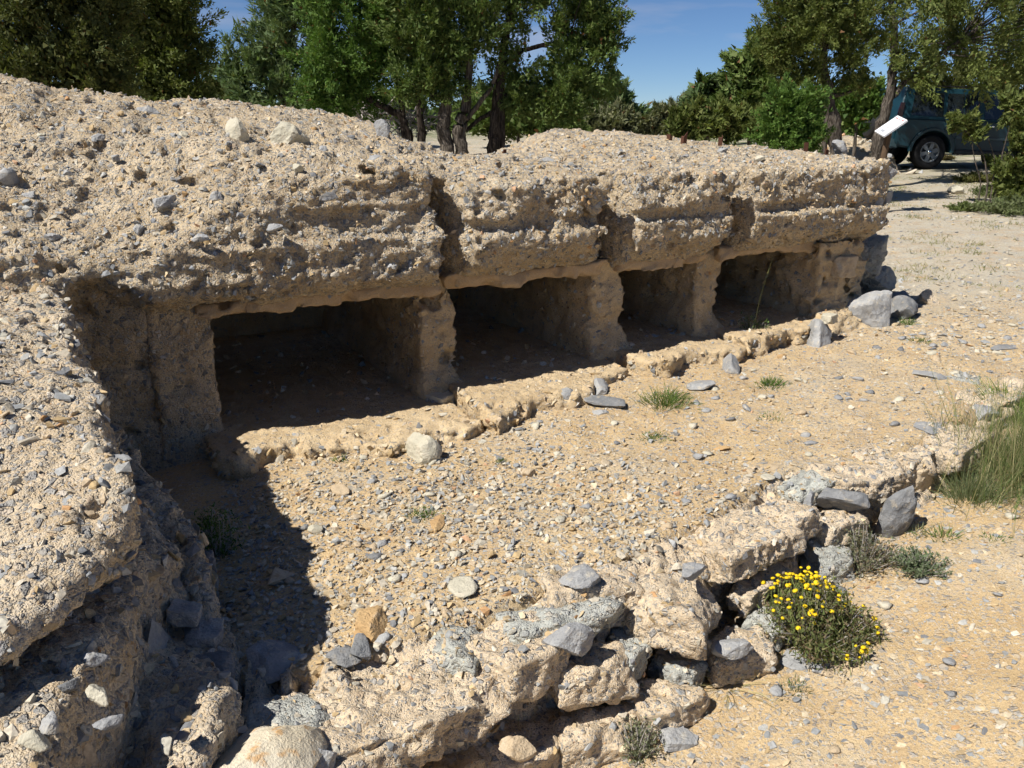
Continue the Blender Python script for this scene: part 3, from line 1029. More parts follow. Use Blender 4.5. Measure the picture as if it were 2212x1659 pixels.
# core of the footing: a rough strip along the edge
cs = np.linspace(-.75, 2.9, 330); ct = np.linspace(0, 1, 26)
CS, CT = np.meshgrid(cs, ct, indexing='ij')
cy = np.interp(CS, FX, FY)
dr = np.interp(CS, DX, DZ)
prof_o = np.interp(CT, [0, .45, .62, 1], [.45, .20, .13, .06]) - np.interp(CS, [1.1, 1.6], [0, .16])      # offset across the edge
prof_z = np.interp(CT, [0, .45, .62, 1], [-.05, -.02, -.06, -1.15])
nxn, nyn = -np.gradient(cy, axis=0), np.gradient(CS, axis=0)
ln = np.hypot(nxn, nyn)
px, py = CS + nxn / ln * prof_o, cy + nyn / ln * prof_o
pz = (.40 * (1 - np.exp(-(np.clip(CS + 1, 0, 9)) * .14))) + np.where(prof_z < -.1, prof_z * (dr + .06), prof_z)
Vc = np.stack([px.ravel(), py.ravel(), pz.ravel()], 1)
idx = np.arange(CS.size).reshape(CS.shape)
Qc = np.stack([idx[:-1, :-1], idx[:-1, 1:], idx[1:, 1:], idx[1:, :-1]], -1).reshape(-1, 4)
nc = normals_of(Vc, Qc)
Vc = Vc + nc * (fbm(Vc, 6, 4, .55, 3.) * .07 + fbm(Vc, 25, 3, .6, 8.) * .02)[:, None]
obj("core", mesh_np("core", Vc - FORG, [Qc], M_PINK), foot)
rngc = np.random.default_rng(77)
Pc, ncx = sample_surface(Vc - FORG, Qc, 1600, rngc)
shards("aggregate", Pc, ncx, .012 + .035 * rngc.random(1600) ** 2.5, shard_colors(1600, 4, 4, 4, .5, rngc), rngc, parent=foot)

BLK = [  # X, Y, z of the centre, size, material, turn, tilt
    (612, 1568, -.04, (.27, .25, .20), M_GREYC, .4, (0, 0)),
    (850, 1515, -.04, (.66, .38, .15), M_PINK, .48, (-.08, .0)),
    (725, 1600, -.06, (.32, .32, .16), M_PINK, .6, (-.08, .0)),
    (990, 1392, .02, (.22, .17, .13), M_GREYC, -.5, (-.2, .0)),
    (1130, 1392, .0, (.36, .26, .15), M_PINK, .75, (-.1, .05)),
    (1215, 1322, .03, (.42, .24, .13), M_GREYC, .35, (-.2, .0)),
    (1280, 1258, .04, (.40, .26, .15), M_PINK, .3, (-.1, .1)),
    (1275, 1440, -.12, (.30, .18, .15), M_PINK, .35, (-.1, .0)),
    (1455, 1285, .0, (.28, .44, .17), M_PINK, -.35, (-.2, .1)),
    (1590, 1155, .06, (.42, .34, .14), M_PINK, .6, (-.1, .0)),
    (1690, 1112, .07, (.24, .22, .15), M_PINK, .7, (-.1, .0)),
    (1655, 1238, -.10, (.44, .12, .12), M_PINK, .85, (.0, .0)),
    (1595, 1395, -.20, (.24, .18, .13), M_PINK, .2, (.0, .1)),
    (1665, 1330, -.18, (.20, .14, .12), M_GREYC, .8, (.0, .1)),
    (1790, 1195, -.12, (.20, .17, .14), M_GREYC, .3, (.0, .2)),
    (1800, 1125, -.02, (.26, .16, .15), M_PINK, .5, (.0, .0)),
    (1850, 1020, .10, (.40, .30, .11), M_PINK, .5, (.0, .0)),
    (1930, 985, .11, (.40, .26, .12), M_PINK, .7, (.0, .0)),
    (2050, 950, .12, (.46, .28, .13), M_PINK, .7, (.0, .0)),
    (1740, 1040, .09, (.28, .18, .11), M_GREYC, .4, (.0, .0)),
    (2130, 860, .16, (.34, .24, .10), M_PINK, .7, (.0, .0)),
    (2090, 820, .16, (.22, .18, .08), M_GREYC, .7, (.0, .0)),
    (1120, 1600, -.33, (.34, .20, .17), M_PINK, .4, (.0, .0)),
    (1290, 1560, -.31, (.32, .20, .17), M_PINK, .3, (.0, .0)),
    (1430, 1505, -.28, (.26, .20, .16), M_PINK, .5, (.0, .0)),
    (1475, 1430, -.24, (.18, .16, .14), M_GREYC, .6, (.0, .0)),
    (950, 1650, -.35, (.26, .20, .18), M_OCHRE, .4, (.0, .0)),
    (1190, 1500, -.27, (.16, .10, .10), M_GREYC, .4, (.0, .0)),
    (1475, 1560, -.36, (.28, .18, .10), M_PINK, .9, (.0, .0)),
    (1350, 1395, -.12, (.16, .14, .12), M_GREYC, .9, (.0, .0)),
]
for k, (X, Y, z, s, mt, rz, tl) in enumerate(BLK):
    if z > -.1:
        z -= .03
    p = on_plane(X, Y, z + s[2] * .3)
    p[2] = z
    lump("concrete_lump", p, tuple(q * 1.27 for q in s), mt, 600 + k, rz, tl, foot, FORG, n_shard=int(70 + 700 * s[0] * s[1]), noise=.055, level=6 if s[0] > .38 and s[1] > .3 else 5)
STN = [
    (1495, 1228, .12, (.10, .16, .05), M_GREY, -.5, (-.35, .0)), (1260, 1250, .12, (.16, .10, .06), M_GREY, .1, (-.1, 0)), (1228, 1385, .06, (.12, .09, .07), M_GREY, .2, (0, 0)),
    (1820, 1080, .06, (.20, .13, .09), M_DARKG, .0, (.0, .1)), (1940, 1098, .0, (.13, .10, .24), M_DARKG, .4, (.2, .2)), (1985, 1022, .06, (.16, .14, .12), M_TAN, .4, (.1, .0)),
    (1745, 1090, .08, (.06, .05, .08), M_GREY, .4, (0, 0)), (2125, 895, .14, (.12, .10, .10), M_GREY, .4, (.1, .0)), (1030, 1560, -.10, (.10, .08, .06), M_GREY, .4, (0, 0)), (700, 1640, .02, (.07, .06, .06), M_GREY, .4, (0, 0)),
    (1880, 1060, .04, (.08, .12, .12), M_PINK, .2, (0, 0)), (1595, 1395, -.09, (.13, .10, .05), M_GREY, .3, (-.4, 0)), (1115, 1610, -.14, (.09, .07, .06), M_TAN, .3, (0, 0)), (1505, 1390, -.05, (.05, .05, .06), M_GREY, 0, (0, 0)),
]
for k, (X, Y, z, s, mt, rz, tl) in enumerate(STN):
    p = on_plane(X, Y, z); p[2] = z
    rock("stone", p, s, mt, 650 + k, rz, tl, parent=foot, porg=FORG, facets=9, soft=.03)
p = on_plane(525, 1625, .05); p[2] = -.02
rock("boulder", p, (.30, .26, .20), M_STAIN, 680, .2, (-.1, 0), "cream boulder with orange stains at the foot of the broken wall", "stone", facets=10, soft=.04, noise=.025)

def ground_at(X, Y, lift=0.0):
    r = ray(X, Y)
    t = np.arange(1.2, 30, .01)
    p = np.array([0, 0, CAM_H])[None] + r[None] * t[:, None]
    k = int(np.argmax(p[:, 2] < terrain(p[:, 0], p[:, 1]) + lift))
    return np.array([p[k, 0], p[k, 1], float(terrain(p[k, 0], p[k, 1]))])


# ------------------------------------------------------------------ loose stones on the ground
LOOSE = [
    (1142, 1022, (.085, .075, .065), M_TAN, "round tan cobble resting alone on the gravel terrace", 22, .15), (945, 1133, (.10, .05, .03), M_BROWN, "flat ochre stone beside the small green tuft on the gravel", 8, .02),
    (742, 1060, (.09, .06, .04), M_TAN, "ochre angular stone on the gravel near the shadow of the wall", 8, .02), (795, 1345, (.14, .10, .09), M_BROWN, "chunky orange-brown stone just above the pink footing lumps", 8, .03),
    (1012, 1270, (.11, .09, .04), M_CREAM, "smooth pale grey flat stone amid the coarse gravel", 14, .1), (585, 1430, (.13, .12, .06), M_GREY, "broad grey slab lying in the shadow of the broken wall", 7, .02),
    (780, 1408, (.12, .06, .035), M_DARKG, "long dark grey stone beside the pink concrete slab", 9, .03), (742, 1428, (.08, .06, .03), M_DARKG, "small dark grey stone left of the long dark one", 9, .03),
    (1297, 842, (.12, .09, .09), M_GREY, "grey stone propped against the second floor ledge", 8, .03), (1320, 872, (.26, .15, .05), M_DARKG, "wide flat dark stone bedded before the second ledge", 12, .05),
    (1222, 862, (.14, .08, .08), M_GREY, "pale grey stone wedged below the crumbling second ledge", 8, .03), (905, 972, (.19, .13, .14), M_CREAM, "pale boulder under the broken edge of the first ledge", 9, .03),
    (1515, 832, (.24, .14, .05), M_GREY, "flat grey slab bedded in the terrace below the third ledge", 10, .05), (1578, 792, (.16, .11, .11), M_GREY, "grey block at the foot of the third ledge", 7, .02),
    (1600, 745, (.14, .12, .13), M_GREY, "grey stone tucked beside the grey-green herb", 9, .03), (1762, 732, (.26, .16, .17), M_GREY, "grey wedge-shaped stone in front of the end pillar", 7, .02),
    (1880, 680, (.34, .26, .40), M_GREY, "large smooth grey boulder at the right foot of the bunker", 10, .05), (1945, 675, (.26, .16, .16), M_DARKG, "blue-grey angular stone beside the large smooth boulder", 7, .02),
    (1948, 645, (.20, .14, .10), M_GREY, "flat grey stone behind the blue-grey one", 7, .02), (2000, 650, (.18, .14, .12), M_PINK, "crumbly tan stone in a row past the large boulder", 8, .05),
    (1497, 718, (.05, .04, .04), M_CREAM, "small white stone at the mouth of the third opening", 8, .03), (2170, 752, (.14, .08, .02), M_DARKG, "dark flat slate at the right edge of the open ground", 9, .03),
    (2005, 925, (.18, .13, .02), M_GREY, "flat grey slab flush with the terrace near the grass tussock", 9, .03), (1300, 890, (.08, .06, .02), M_GREY, "small flat grey stone beside the wide flat dark one", 9, .03),
    (1460, 1600, (.10, .12, .04), M_GREY, "grey stone at the bottom of the lower path", 9, .03), (1715, 1425, (.09, .08, .02), M_GREY, "grey shard just below the yellow-flowered plant", 7, .02),
    (1770, 1435, (.07, .06, .03), M_GREY, "pale shard right of the grey one below the flowering plant", 7, .02), (2068, 415, (.24, .16, .16), M_CREAM, "cream stone on the open ground left of the scrub mats", 8, .03),
    (1660, 1010, (.09, .05, .015), M_TAN, "thin tan shard lying flat on the middle of the terrace", 8, .03), (1655, 1030, (.06, .05, .015), M_CREAM, "pale round shard below the sparse green sprigs", 12, .06),
    (1555, 970, (.07, .05, .025), M_BROWN, "small orange stone on the terrace right of the centre", 8, .05), (1785, 455 + 1000, (.05, .04, .015), M_TAN, "tiny tan shard near the flowering plant's right foot", 8, .05),
    (680, 1145, (.07, .06, .05), M_CREAM, "pale pebble standing out at the edge of the wall shadow", 14, .1), (600, 1250, (.11, .07, .04), M_TAN, "tan flat stone inside the wall shadow on the gravel", 9, .05),
    (2010, 830 - 20, (.20, .12, .03), M_GREY, "grey slab flush with the ground near the right grass", 9, .05), (1690, 770, (.05, .04, .03), M_BROWN, "ochre pebble right of the small green tuft below the herb", 9, .05),
]
for k, (X, Y, s, mt, lab, fc, sf) in enumerate(LOOSE):
    p = ground_at(X, Y, s[2] * .2)
    p[2] += s[2] * .22
    rock("loose_stone", p, s, mt, 700 + k, k * 1.3 % 3, (0, 0), lab, "stone", facets=fc, soft=sf, noise=.03, level=4)

# numerous lesser stones one can still pick out
rl = np.random.default_rng(90)
kinds = [("small grey limestone stone lying loose on the gravel", M_GREY), ("small pale stone lying loose on the gravel", M_CREAM), ("small tan stone lying loose on the gravel", M_TAN), ("small dark grey stone lying loose on the gravel", M_DARKG)]
protos = {}
for k in range(12):
    V, f = rock_verts((1, .75, .42), 900 + k, level=2, facets=8, noise=.03, soft=.04)
    for j in range(4):
        protos[(k, j)] = mesh_np("small_stone", V, [f], kinds[j][1])
cnt = 0
while cnt < 170:
    x, y = rl.uniform(-.9, 3.6), rl.uniform(1.9, 6.2)
    a, b = to_ab(x, y)
    if b > -.35 or (a < -.1 and b < 0) or abs(y - np.interp(x, FX, FY)) < .22:
        continue
    if y < np.interp(x, FX, FY) and rl.random() < .5:
        continue
    s = rl.uniform(.035, .065) * (1.0 if y > 2.6 else .8)
    j = rl.choice(4, p=[.4, .3, .18, .12])
    o = obj("small_stone", protos[(int(rl.integers(12)), int(j))], None, (x, y, float(terrain(x, y)) + s * .1))
    o.scale = (s, s, s); o.rotation_euler = (rl.normal() * .15, rl.normal() * .15, rl.uniform(0, 6.28))
    tag(o, kinds[j][0], "stone", "loose stones on the gravel")
    cnt += 1

# ------------------------------------------------------------------ gravel
rg = np.random.default_rng(5)


def scatter(n, xr, yr, keep):
    x, y = rg.uniform(*xr, n), rg.uniform(*yr, n)
    m_ = keep(x, y)
    x, y = x[m_], y[m_]
    z = terrain(x, y)
    e = .02
    nx_, ny_ = (terrain(x - e, y) - terrain(x + e, y)) / (2 * e), (terrain(x, y - e) - terrain(x, y + e)) / (2 * e)
    nn = np.stack([nx_, ny_, np.ones_like(x)], 1)
    nn /= np.linalg.norm(nn, axis=1)[:, None]
    return np.stack([x, y, z], 1), nn


def terrace(x, y):
    a, b = to_ab(x, y)
    yf = np.interp(x, FX, FY)
    return (y > yf - .02) & (b < -.05) & (a > -.42)


def coarse(x, y):
    """1 where coarse grey gravel lies, falling towards the sandy right-hand side"""
    d = np.hypot((x + .35) / 1.25, (y - 2.75) / 1.0)
    P = np.stack([x, y, 0 * x], 1)
    return np.clip(1.35 - .85 * d + fbm(P, 1.6, 2, off=4.) * .35, 0.04, 1)


P1, N1 = scatter(60000, (-1.3, 3.2), (1.7, 5.9), lambda x, y: terrace(x, y) & (rg.random(len(x)) < coarse(x, y)))
s1 = .010 + .029 * rg.random(len(P1)) ** 2.6
tag(shards("gravel", P1, N1, s1, shard_colors(len(P1), 4.2, 3.6, 5.5, .35, rg), rg, (.4, .8), .25, .35), "coarse grey and cream gravel on the terrace")
P2, N2 = scatter(46000, (-1.3, 4.6), (1.7, 6.8), lambda x, y: terrace(x, y))
s2 = .008 + .020 * rg.random(len(P2)) ** 2.5
tag(shards("fine_gravel", P2, N2, s2, shard_colors(len(P2), 3, 5, 2.6, .8, rg), rg, (.25, .55), .35, .22), "fine tan chips over the terrace")


def lowpath(x, y):
    yf = np.interp(x, FX, FY)
    return (y < yf - .04) & (x > -.3 + (2.2 - y) * .3)


P3, N3 = scatter(72000, (-.2, 5.0), (1.3, 6.5), lambda x, y: lowpath(x, y) & (rg.random(len(x)) < np.clip(1.2 - .12 * y, .2, 1)))
s3 = .006 + .034 * rg.random(len(P3)) ** 4.5
tag(shards("path_chips", P3, N3, s3, shard_colors(len(P3), 4, 4.5, 2, .5, rg), rg, (.18, .42), .4, .15), "flat stone chips on the lower sandy path")


def openland(x, y):
    a, b = to_ab(x, y)
    return ((a > 4.7) | (b < -.05)) & (b - 1.3 * (a - 4) < 2.5) & ~terrace(x, y) & (y > 5)


P4, N4 = scatter(52000, (2.0, 12.0), (5.0, 17.0), lambda x, y: (openland(x, y) | (terrace(x, y) & (x > 2.6))) & (rg.random(len(x)) < np.clip((6.0 / y) ** 2, 0, 1)))
s4 = .012 + .055 * rg.random(len(P4)) ** 4.5
tag(shards("rubble_chips", P4, N4, s4, shard_colors(len(P4), 5, 2.0, 5, .1, rg), rg, (.25, .5), .35, .2), "pale limestone chips on the open ground")
# ------------------------------------------------------------------ plants and trees: helpers
def tube(points, radii, sides=7, rng=None, rough=0.0):
    pts = np.asarray(points, float)
    n = len(pts)
    tan = np.gradient(pts, axis=0)
    tan /= np.maximum(np.linalg.norm(tan, axis=1), 1e-9)[:, None]
    R = basis(tan, np.zeros(n))
    ang = np.linspace(0, 2 * np.pi, sides, endpoint=False)
    rad = np.asarray(radii, float)[:, None] * np.ones((1, sides))
    if rng is not None and rough:
        rad = rad * (1 + rng.normal(scale=rough, size=(n, sides)))
    V = pts[:, None, :] + rad[..., None] * (np.cos(ang)[None, :, None] * R[:, None, :, 0] + np.sin(ang)[None, :, None] * R[:, None, :, 1])
    i = np.arange(n * sides).reshape(n, sides)
    a, b = i[:-1], np.roll(i[:-1], -1, 1)
    c, d = np.roll(i[1:], -1, 1), i[1:]
    return V.reshape(-1, 3), np.stack([a, b, c, d], -1).reshape(-1, 4)


def join(parts):
    Vs, Qs, off = [], [], 0
    for V, Q in parts:
        Vs.append(V); Qs.append(Q + off); off += len(V)
    return np.concatenate(Vs), np.concatenate(Qs)


def smooth_path(pts, n):
    pts = np.asarray(pts, float)
    t = np.linspace(0, len(pts) - 1, n)
    out_p = np.stack([np.interp(t, np.arange(len(pts)), pts[:, k]) for k in range(pts.shape[1])], 1)
    for _ in range(2):
        out_p[1:-1] = (out_p[:-2] + 2 * out_p[1:-1] + out_p[2:]) / 4
    return out_p


def leaves(name, P, D, L, Wd, C, parent, mat, rng, kind=None):
    """one diamond-shaped leaf face per point"""
    D = D / np.maximum(np.linalg.norm(D, axis=1), 1e-9)[:, None]
    r = rng.normal(size=P.shape)
    Sd = np.cross(D, r); Sd /= np.maximum(np.linalg.norm(Sd, axis=1), 1e-9)[:, None]
    L, Wd = L[:, None], Wd[:, None]
    V = np.stack([P - Sd * Wd * .6, P + Sd * Wd * .6, P + D * L], 1).reshape(-1, 3)
    Q = np.arange(len(V)).reshape(-1, 3)
    o = obj(name, mesh_np(name, V, [Q], mat, np.repeat(C, 3, 0), smooth=False), parent)
    if kind:
        o["kind"] = kind
    return o


def blades(name, P, D, L, Wd, C, parent, mat, rng, droop=.5, seg=3):
    """bent grass blades as tapering strips"""
    n = len(P)
    D = D / np.linalg.norm(D, axis=1)[:, None]
    r = rng.normal(size=(n, 3))
    Sd = np.cross(D, r); Sd /= np.maximum(np.linalg.norm(Sd, axis=1), 1e-9)[:, None]
    rows = []
    for k in range(seg + 1):
        t = k / seg
        c = P + D * (L * t)[:, None] + np.array([0, 0, -1.0]) * (L * droop * t * t * rng.uniform(.4, 1.2, n) * np.hypot(D[:, 0], D[:, 1]))[:, None]
        w = (Wd * (1 - .85 * t) * .5)[:, None]
        rows += [c - Sd * w, c + Sd * w]
    V = np.stack(rows, 1)
    m = 2 * (seg + 1)
    base = (np.arange(n) * m)[:, None]
    Q = np.concatenate([base + np.array([[2 * k, 2 * k + 1, 2 * k + 3, 2 * k + 2]]) for k in range(seg)])
    return obj(name, mesh_np(name, V.reshape(-1, 3), [Q], mat, np.repeat(C, m, 0), smooth=False), parent)


def px_m(depth):
    return depth / (FPX / S2) / math.cos(PITCH) * .97


PALS = {
    'olive': [(.105, .135, .030), (.072, .100, .024), (.155, .170, .046)],
    'dark': [(.080, .095, .026), (.045, .062, .018), (.135, .138, .040)],
    'bright': [(.075, .145, .024), (.052, .108, .020), (.125, .190, .038)],
    'green': [(.085, .130, .028), (.055, .098, .022), (.145, .180, .050)],
    'pine': [(.100, .150, .055), (.068, .115, .042), (.155, .195, .080)],
    'grey': [(.15, .165, .085), (.11, .125, .065), (.19, .19, .10)],
}


def tree(name, label, cat, depth, base, trunks, ells, n_leaf, leaf, pal, seed, clump=.24, group=None, bark=None, twigs=24, squash=.75):
    rng = np.random.default_rng(seed)
    bp = at_depth(base[0], base[1], depth)
    bz = float(terrain(bp[0], bp[1]))
    org = np.array([bp[0], bp[1], bz])
    t = thing(name, label, cat, tuple(org), group)
    m = px_m(depth)
    cen, rad, vol = [], [], []
    for e in ells:
        dd = e[4] if len(e) > 4 else 0.0
        c = at_depth(e[0], e[1], depth + dd)
        mm = px_m(depth + dd)
        rx, rz = e[2] * mm, e[3] * mm
        cen.append(c); rad.append((rx, (rx + rz) * .5 * squash, rz)); vol.append((rx * rz) ** 1.0)
    vol = np.array(vol); vol /= vol.sum()
    n_leaf = int(n_leaf * (2.3 if depth < 13.5 else 1.5))
    ncl = max(10, int(n_leaf / 230))
    which = rng.choice(len(ells), ncl, p=vol)
    u = rng.normal(size=(ncl, 3)); u /= np.linalg.norm(u, axis=1)[:, None]
    u *= (rng.random(ncl) ** (1 / 2.6) * rng.choice([1, 1, 1, 1.14], ncl))[:, None]
    K = np.array(cen)[which] + u * np.array(rad)[which] * .92
    K[:, 2] = np.maximum(K[:, 2], bz + .12)
    kr = clump * rng.uniform(.55, 1.25, ncl)
    wk = kr ** 2 / (kr ** 2).sum()
    ki = rng.choice(ncl, n_leaf, p=wk)
    v = rng.normal(size=(n_leaf, 3)); v /= np.linalg.norm(v, axis=1)[:, None]
    ax_ = u * .9 + np.array([0, 0, .55]) + rng.normal(scale=.45, size=(ncl, 3))
    ax_ /= np.linalg.norm(ax_, axis=1)[:, None]
    tt = rng.random(n_leaf)
    wd = .62 * np.sqrt(rng.random(n_leaf)) * (1.05 - .75 * tt)
    P = K[ki] + ax_[ki] * (kr[ki] * (tt * 1.9 - .6))[:, None] + v * (kr[ki] * wd)[:, None]
    D = v * .5 + ax_[ki] * .9 + rng.normal(scale=.35, size=(n_leaf, 3))
    pc = np.array(PALS[pal])
    tint = rng.random(ncl)
    C = pc[0] + (pc[1] - pc[0]) * tint[ki][:, None] * .9 + (pc[2] - pc[0]) * (rng.random(n_leaf) ** 2)[:, None]
    C = C * rng.uniform(.85, 1.45, (n_leaf, 1))
    br = rng.random(n_leaf) < .012
    C[br] = (.16, .08, .03)
    L = leaf[0] * rng.uniform(.6, 1.3, n_leaf); Wd = leaf[1] * .95 * rng.uniform(.6, 1.3, n_leaf)
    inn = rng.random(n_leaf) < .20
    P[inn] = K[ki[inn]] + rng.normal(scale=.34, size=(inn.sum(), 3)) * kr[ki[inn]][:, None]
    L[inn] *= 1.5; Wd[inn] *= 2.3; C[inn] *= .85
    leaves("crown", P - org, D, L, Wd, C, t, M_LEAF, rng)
    tops = []
    for tr in trunks:
        pts, rr = [], []
        for k, q in enumerate(tr):
            p = at_depth(q[0], q[1], depth + (q[3] if len(q) > 3 else 0))
            pts.append(p); rr.append(q[2] * m * .8)
        # carry the foot down to the ground
        f0 = pts[0].copy(); f0[2] = float(terrain(f0[0], f0[1])) - .08
        if f0[2] < pts[0][2] - .02:
            pts = [f0] + pts; rr = [rr[0] * 1.25] + rr
        nseg = 4 * len(pts)
        path = smooth_path(np.c_[np.array(pts), np.array(rr)], nseg)
        path[1:-1, :3] += rng.normal(scale=.006, size=(nseg - 2, 3)) * (path[1:-1, 3:4] / .05)
        V, Q = tube(path[:, :3] - org, path[:, 3], 10, rng, .09)
        obj("trunk", mesh_np("trunk", V, [Q], bark or M_BARK), t)
        tops += [path[k, :4] for k in range(nseg // 3, nseg)]
    if tops and twigs:
        tops = np.array(tops)
        parts = []
        for k in rng.choice(ncl, min(twigs, ncl), replace=False):
            cand = tops[tops[:, 2] < K[k, 2] + .15]
            if not len(cand):
                cand = tops
            s_ = cand[np.argmin(((cand[:, :3] - K[k]) ** 2).sum(1) + rng.random(len(cand)) * .15)]
            mid = (s_[:3] * .5 + K[k] * .5) + rng.normal(scale=.06, size=3)
            pth = smooth_path(np.c_[np.array([s_[:3], mid, K[k]]), [s_[3] * .45, s_[3] * .3, .006]], 8)
            parts.append(tube(pth[:, :3] - org, np.maximum(pth[:, 3], .005), 5))
        V, Q = join(parts)
        obj("branches", mesh_np("branches", V, [Q], bark or M_BARK), t)["kind"] = "stuff"
    return t


J = (.037, .0145)
tree("juniper_tree", "dense dark juniper filling the upper left corner behind the roof", "tree", 8.0, (110, 240), [[(60, 215, 14), (80, 120, 11), (70, 0, 8)], [(150, 215, 11), (190, 110, 8), (210, 0, 6)]],
     [(60, 60, 170, 130), (190, 110, 85, 115), (120, 180, 150, 55), (0, 140, 110, 100), (225, 60, 55, 70), (100, -80, 200, 110), (60, 190, 90, 40)], 30000, (.036, .014), 'dark', 1001, .22, bark=M_BARK, twigs=40)
tree("juniper_tree", "olive juniper with side branches reaching right into the blue gap", "tree", 9.5, (340, 240), [[(335, 225, 12), (345, 130, 10), (335, 0, 7)]],
     [(325, 60, 80, 100), (365, 140, 70, 80), (295, 150, 60, 90), (425, 60, 22, 30), (438, 108, 20, 22), (405, 195, 55, 40), (330, -60, 90, 90), (260, 100, 45, 100), (385, 40, 35, 40), (350, 205, 80, 30)], 24000, J, 'olive', 1002, .20)
tree("juniper_bush", "small dark bush in the gap between the left junipers and the pine", "bush", 15.0, (478, 235), [[(478, 235, 4), (478, 205, 3)]],
     [(480, 205, 28, 28), (468, 220, 40, 20), (495, 225, 40, 18)], 3500, (.09, .035), 'dark', 1003, .2, twigs=5)
tree("pine_tree", "blue-green pine standing behind the bright green juniper", "tree", 15.0, (610, 245), [[(615, 240, 9), (625, 120, 7), (650, -40, 5)]],
     [(535, 100, 40, 28), (515, 140, 30, 25), (560, 170, 80, 60), (620, 80, 65, 75), (650, 10, 65, 65), (495, 190, 32, 35), (660, 170, 70, 60), (590, 215, 110, 30), (650, -60, 60, 60), (590, 20, 30, 25)], 22000, (.09, .020), 'pine', 1004, .26)
tree("juniper_tree", "bright green juniper on two thin dark trunks beside the dead brush", "tree", 10.8, (890, 310), [[(886, 300, 9), (868, 250, 9), (835, 234, 8), (795, 215, 7), (770, 160, 5)], [(872, 262, 7, .02), (862, 180, 6), (840, 60, 5)], [(912, 305, 11), (905, 220, 9), (898, 110, 7)]],
     [(760, 80, 105, 110), (700, 150, 55, 85), (800, 170, 80, 55), (760, -50, 120, 90), (680, 195, 45, 38), (850, 60, 55, 80), (745, 205, 60, 25)], 28000, J, 'bright', 1005, .21, bark=M_BARKD, twigs=40)
tree("juniper_tree", "old juniper on two thick grey trunks at the centre", "tree", 10.4, (985, 325), [[(970, 325, 17), (952, 272, 17), (968, 232, 15), (958, 140, 10), (950, 0, 7)], [(1000, 328, 16), (986, 282, 15), (1008, 235, 12), (1012, 120, 9), (1030, 0, 6)], [(1000, 270, 7, .03), (1040, 216, 6), (1062, 190, 5), (1080, 130, 4)]],
     [(930, 60, 85, 95), (950, 165, 45, 35), (905, 185, 50, 50), (950, 195, 40, 30), (1010, 60, 75, 80), (1005, 180, 30, 40), (960, -60, 130, 90), (880, 120, 40, 70)], 26000, J, 'green', 1006, .19, twigs=40)
tree("juniper_tree", "spreading dark juniper with one straight trunk right of the grey trunks", "tree", 10.6, (1068, 328), [[(1064, 325, 15), (1068, 270, 14), (1078, 180, 11), (1095, 60, 8), (1120, -40, 6)], [(1075, 235, 6), (1040, 255, 5), (1000, 285, 4)], [(1076, 200, 6), (1110, 215, 5), (1160, 205, 4)], [(1085, 120, 6), (1180, 95, 5), (1260, 90, 4)]],
     [(1130, 15, 100, 50), (1250, 55, 70, 50), (1275, 140, 62, 75), (1225, 215, 75, 45), (1155, 235, 55, 26), (1110, 155, 48, 60), (1125, 215, 36, 22), (1185, 175, 50, 45), (1305, 85, 32, 55), (1285, 20, 40, 40), (1200, -70, 140, 70), (1225, 110, 45, 35)], 28000, J, 'green', 1007, .19, bark=M_BARKD, twigs=46)
tree("pine_tree", "low pine clump on the skyline right of the central juniper", "tree", 17.0, (1330, 285), [[(1325, 280, 6), (1328, 200, 4)]],
     [(1300, 235, 55, 50), (1350, 245, 40, 38), (1330, 195, 20, 32), (1375, 260, 26, 24), (1360, 215, 15, 22), (1260, 255, 50, 30)], 12000, (.11, .03), 'pine', 1008, .24)
tree("juniper_bush", "pointed juniper bush at the low point of the sky", "bush", 20.0, (1460, 285), [[(1470, 285, 4), (1470, 235, 3)]],
     [(1430, 265, 38, 20), (1465, 258, 38, 26), (1475, 232, 10, 22), (1435, 245, 10, 16), (1410, 275, 25, 14)], 7000, (.11, .04), 'grey', 1009, .22, twigs=8)
tree("juniper_tree", "bushy juniper rising toward the right tree on the skyline", "tree", 18.0, (1530, 290), [[(1530, 290, 5), (1525, 210, 3)]],
     [(1520, 225, 30, 40), (1555, 200, 36, 45), (1520, 190, 12, 22), (1560, 158, 12, 22), (1540, 250, 50, 34)], 9000, (.11, .04), 'pine', 1010, .22, twigs=8)
tree("juniper_tree", "taller juniper filling the slope between bush and right tree", "tree", 17.0, (1620, 295), [[(1620, 290, 6), (1622, 180, 4)]],
     [(1605, 175, 40, 50), (1645, 150, 40, 60), (1610, 128, 14, 24), (1640, 230, 55, 45), (1590, 245, 45, 35)], 12000, (.10, .04), 'green', 1011, .24, twigs=10)
tree("juniper_tree", "olive juniper with one stout grey trunk behind the bunker's far end", "tree", 13.0, (1805, 312), [[(1808, 315, 17), (1798, 262, 17), (1786, 215, 15), (1778, 120, 9), (1790, 0, 6)], [(1790, 232, 7), (1765, 210, 6), (1735, 170, 4)]],
     [(1695, 65, 50, 75), (1760, 95, 90, 80), (1790, 30, 95, 65), (1850, 105, 55, 55), (1688, 140, 38, 36), (1755, 180, 75, 24), (1850, 185, 40, 24), (1880, 40, 50, 70), (1780, -50, 130, 60), (1665, 100, 22, 30)], 28000, (.042, .016), 'olive', 1012, .21, twigs=40)
tree("juniper_bush", "bright green rounded juniper bush just behind the bunker roof", "bush", 10.5, (1712, 315), [[(1712, 320, 6), (1712, 260, 4)]],
     [(1712, 262, 58, 52), (1690, 295, 48, 40), (1742, 250, 36, 40), (1700, 225, 34, 28), (1740, 300, 40, 36)], 15000, (.036, .014), 'bright', 1013, .15, twigs=10)
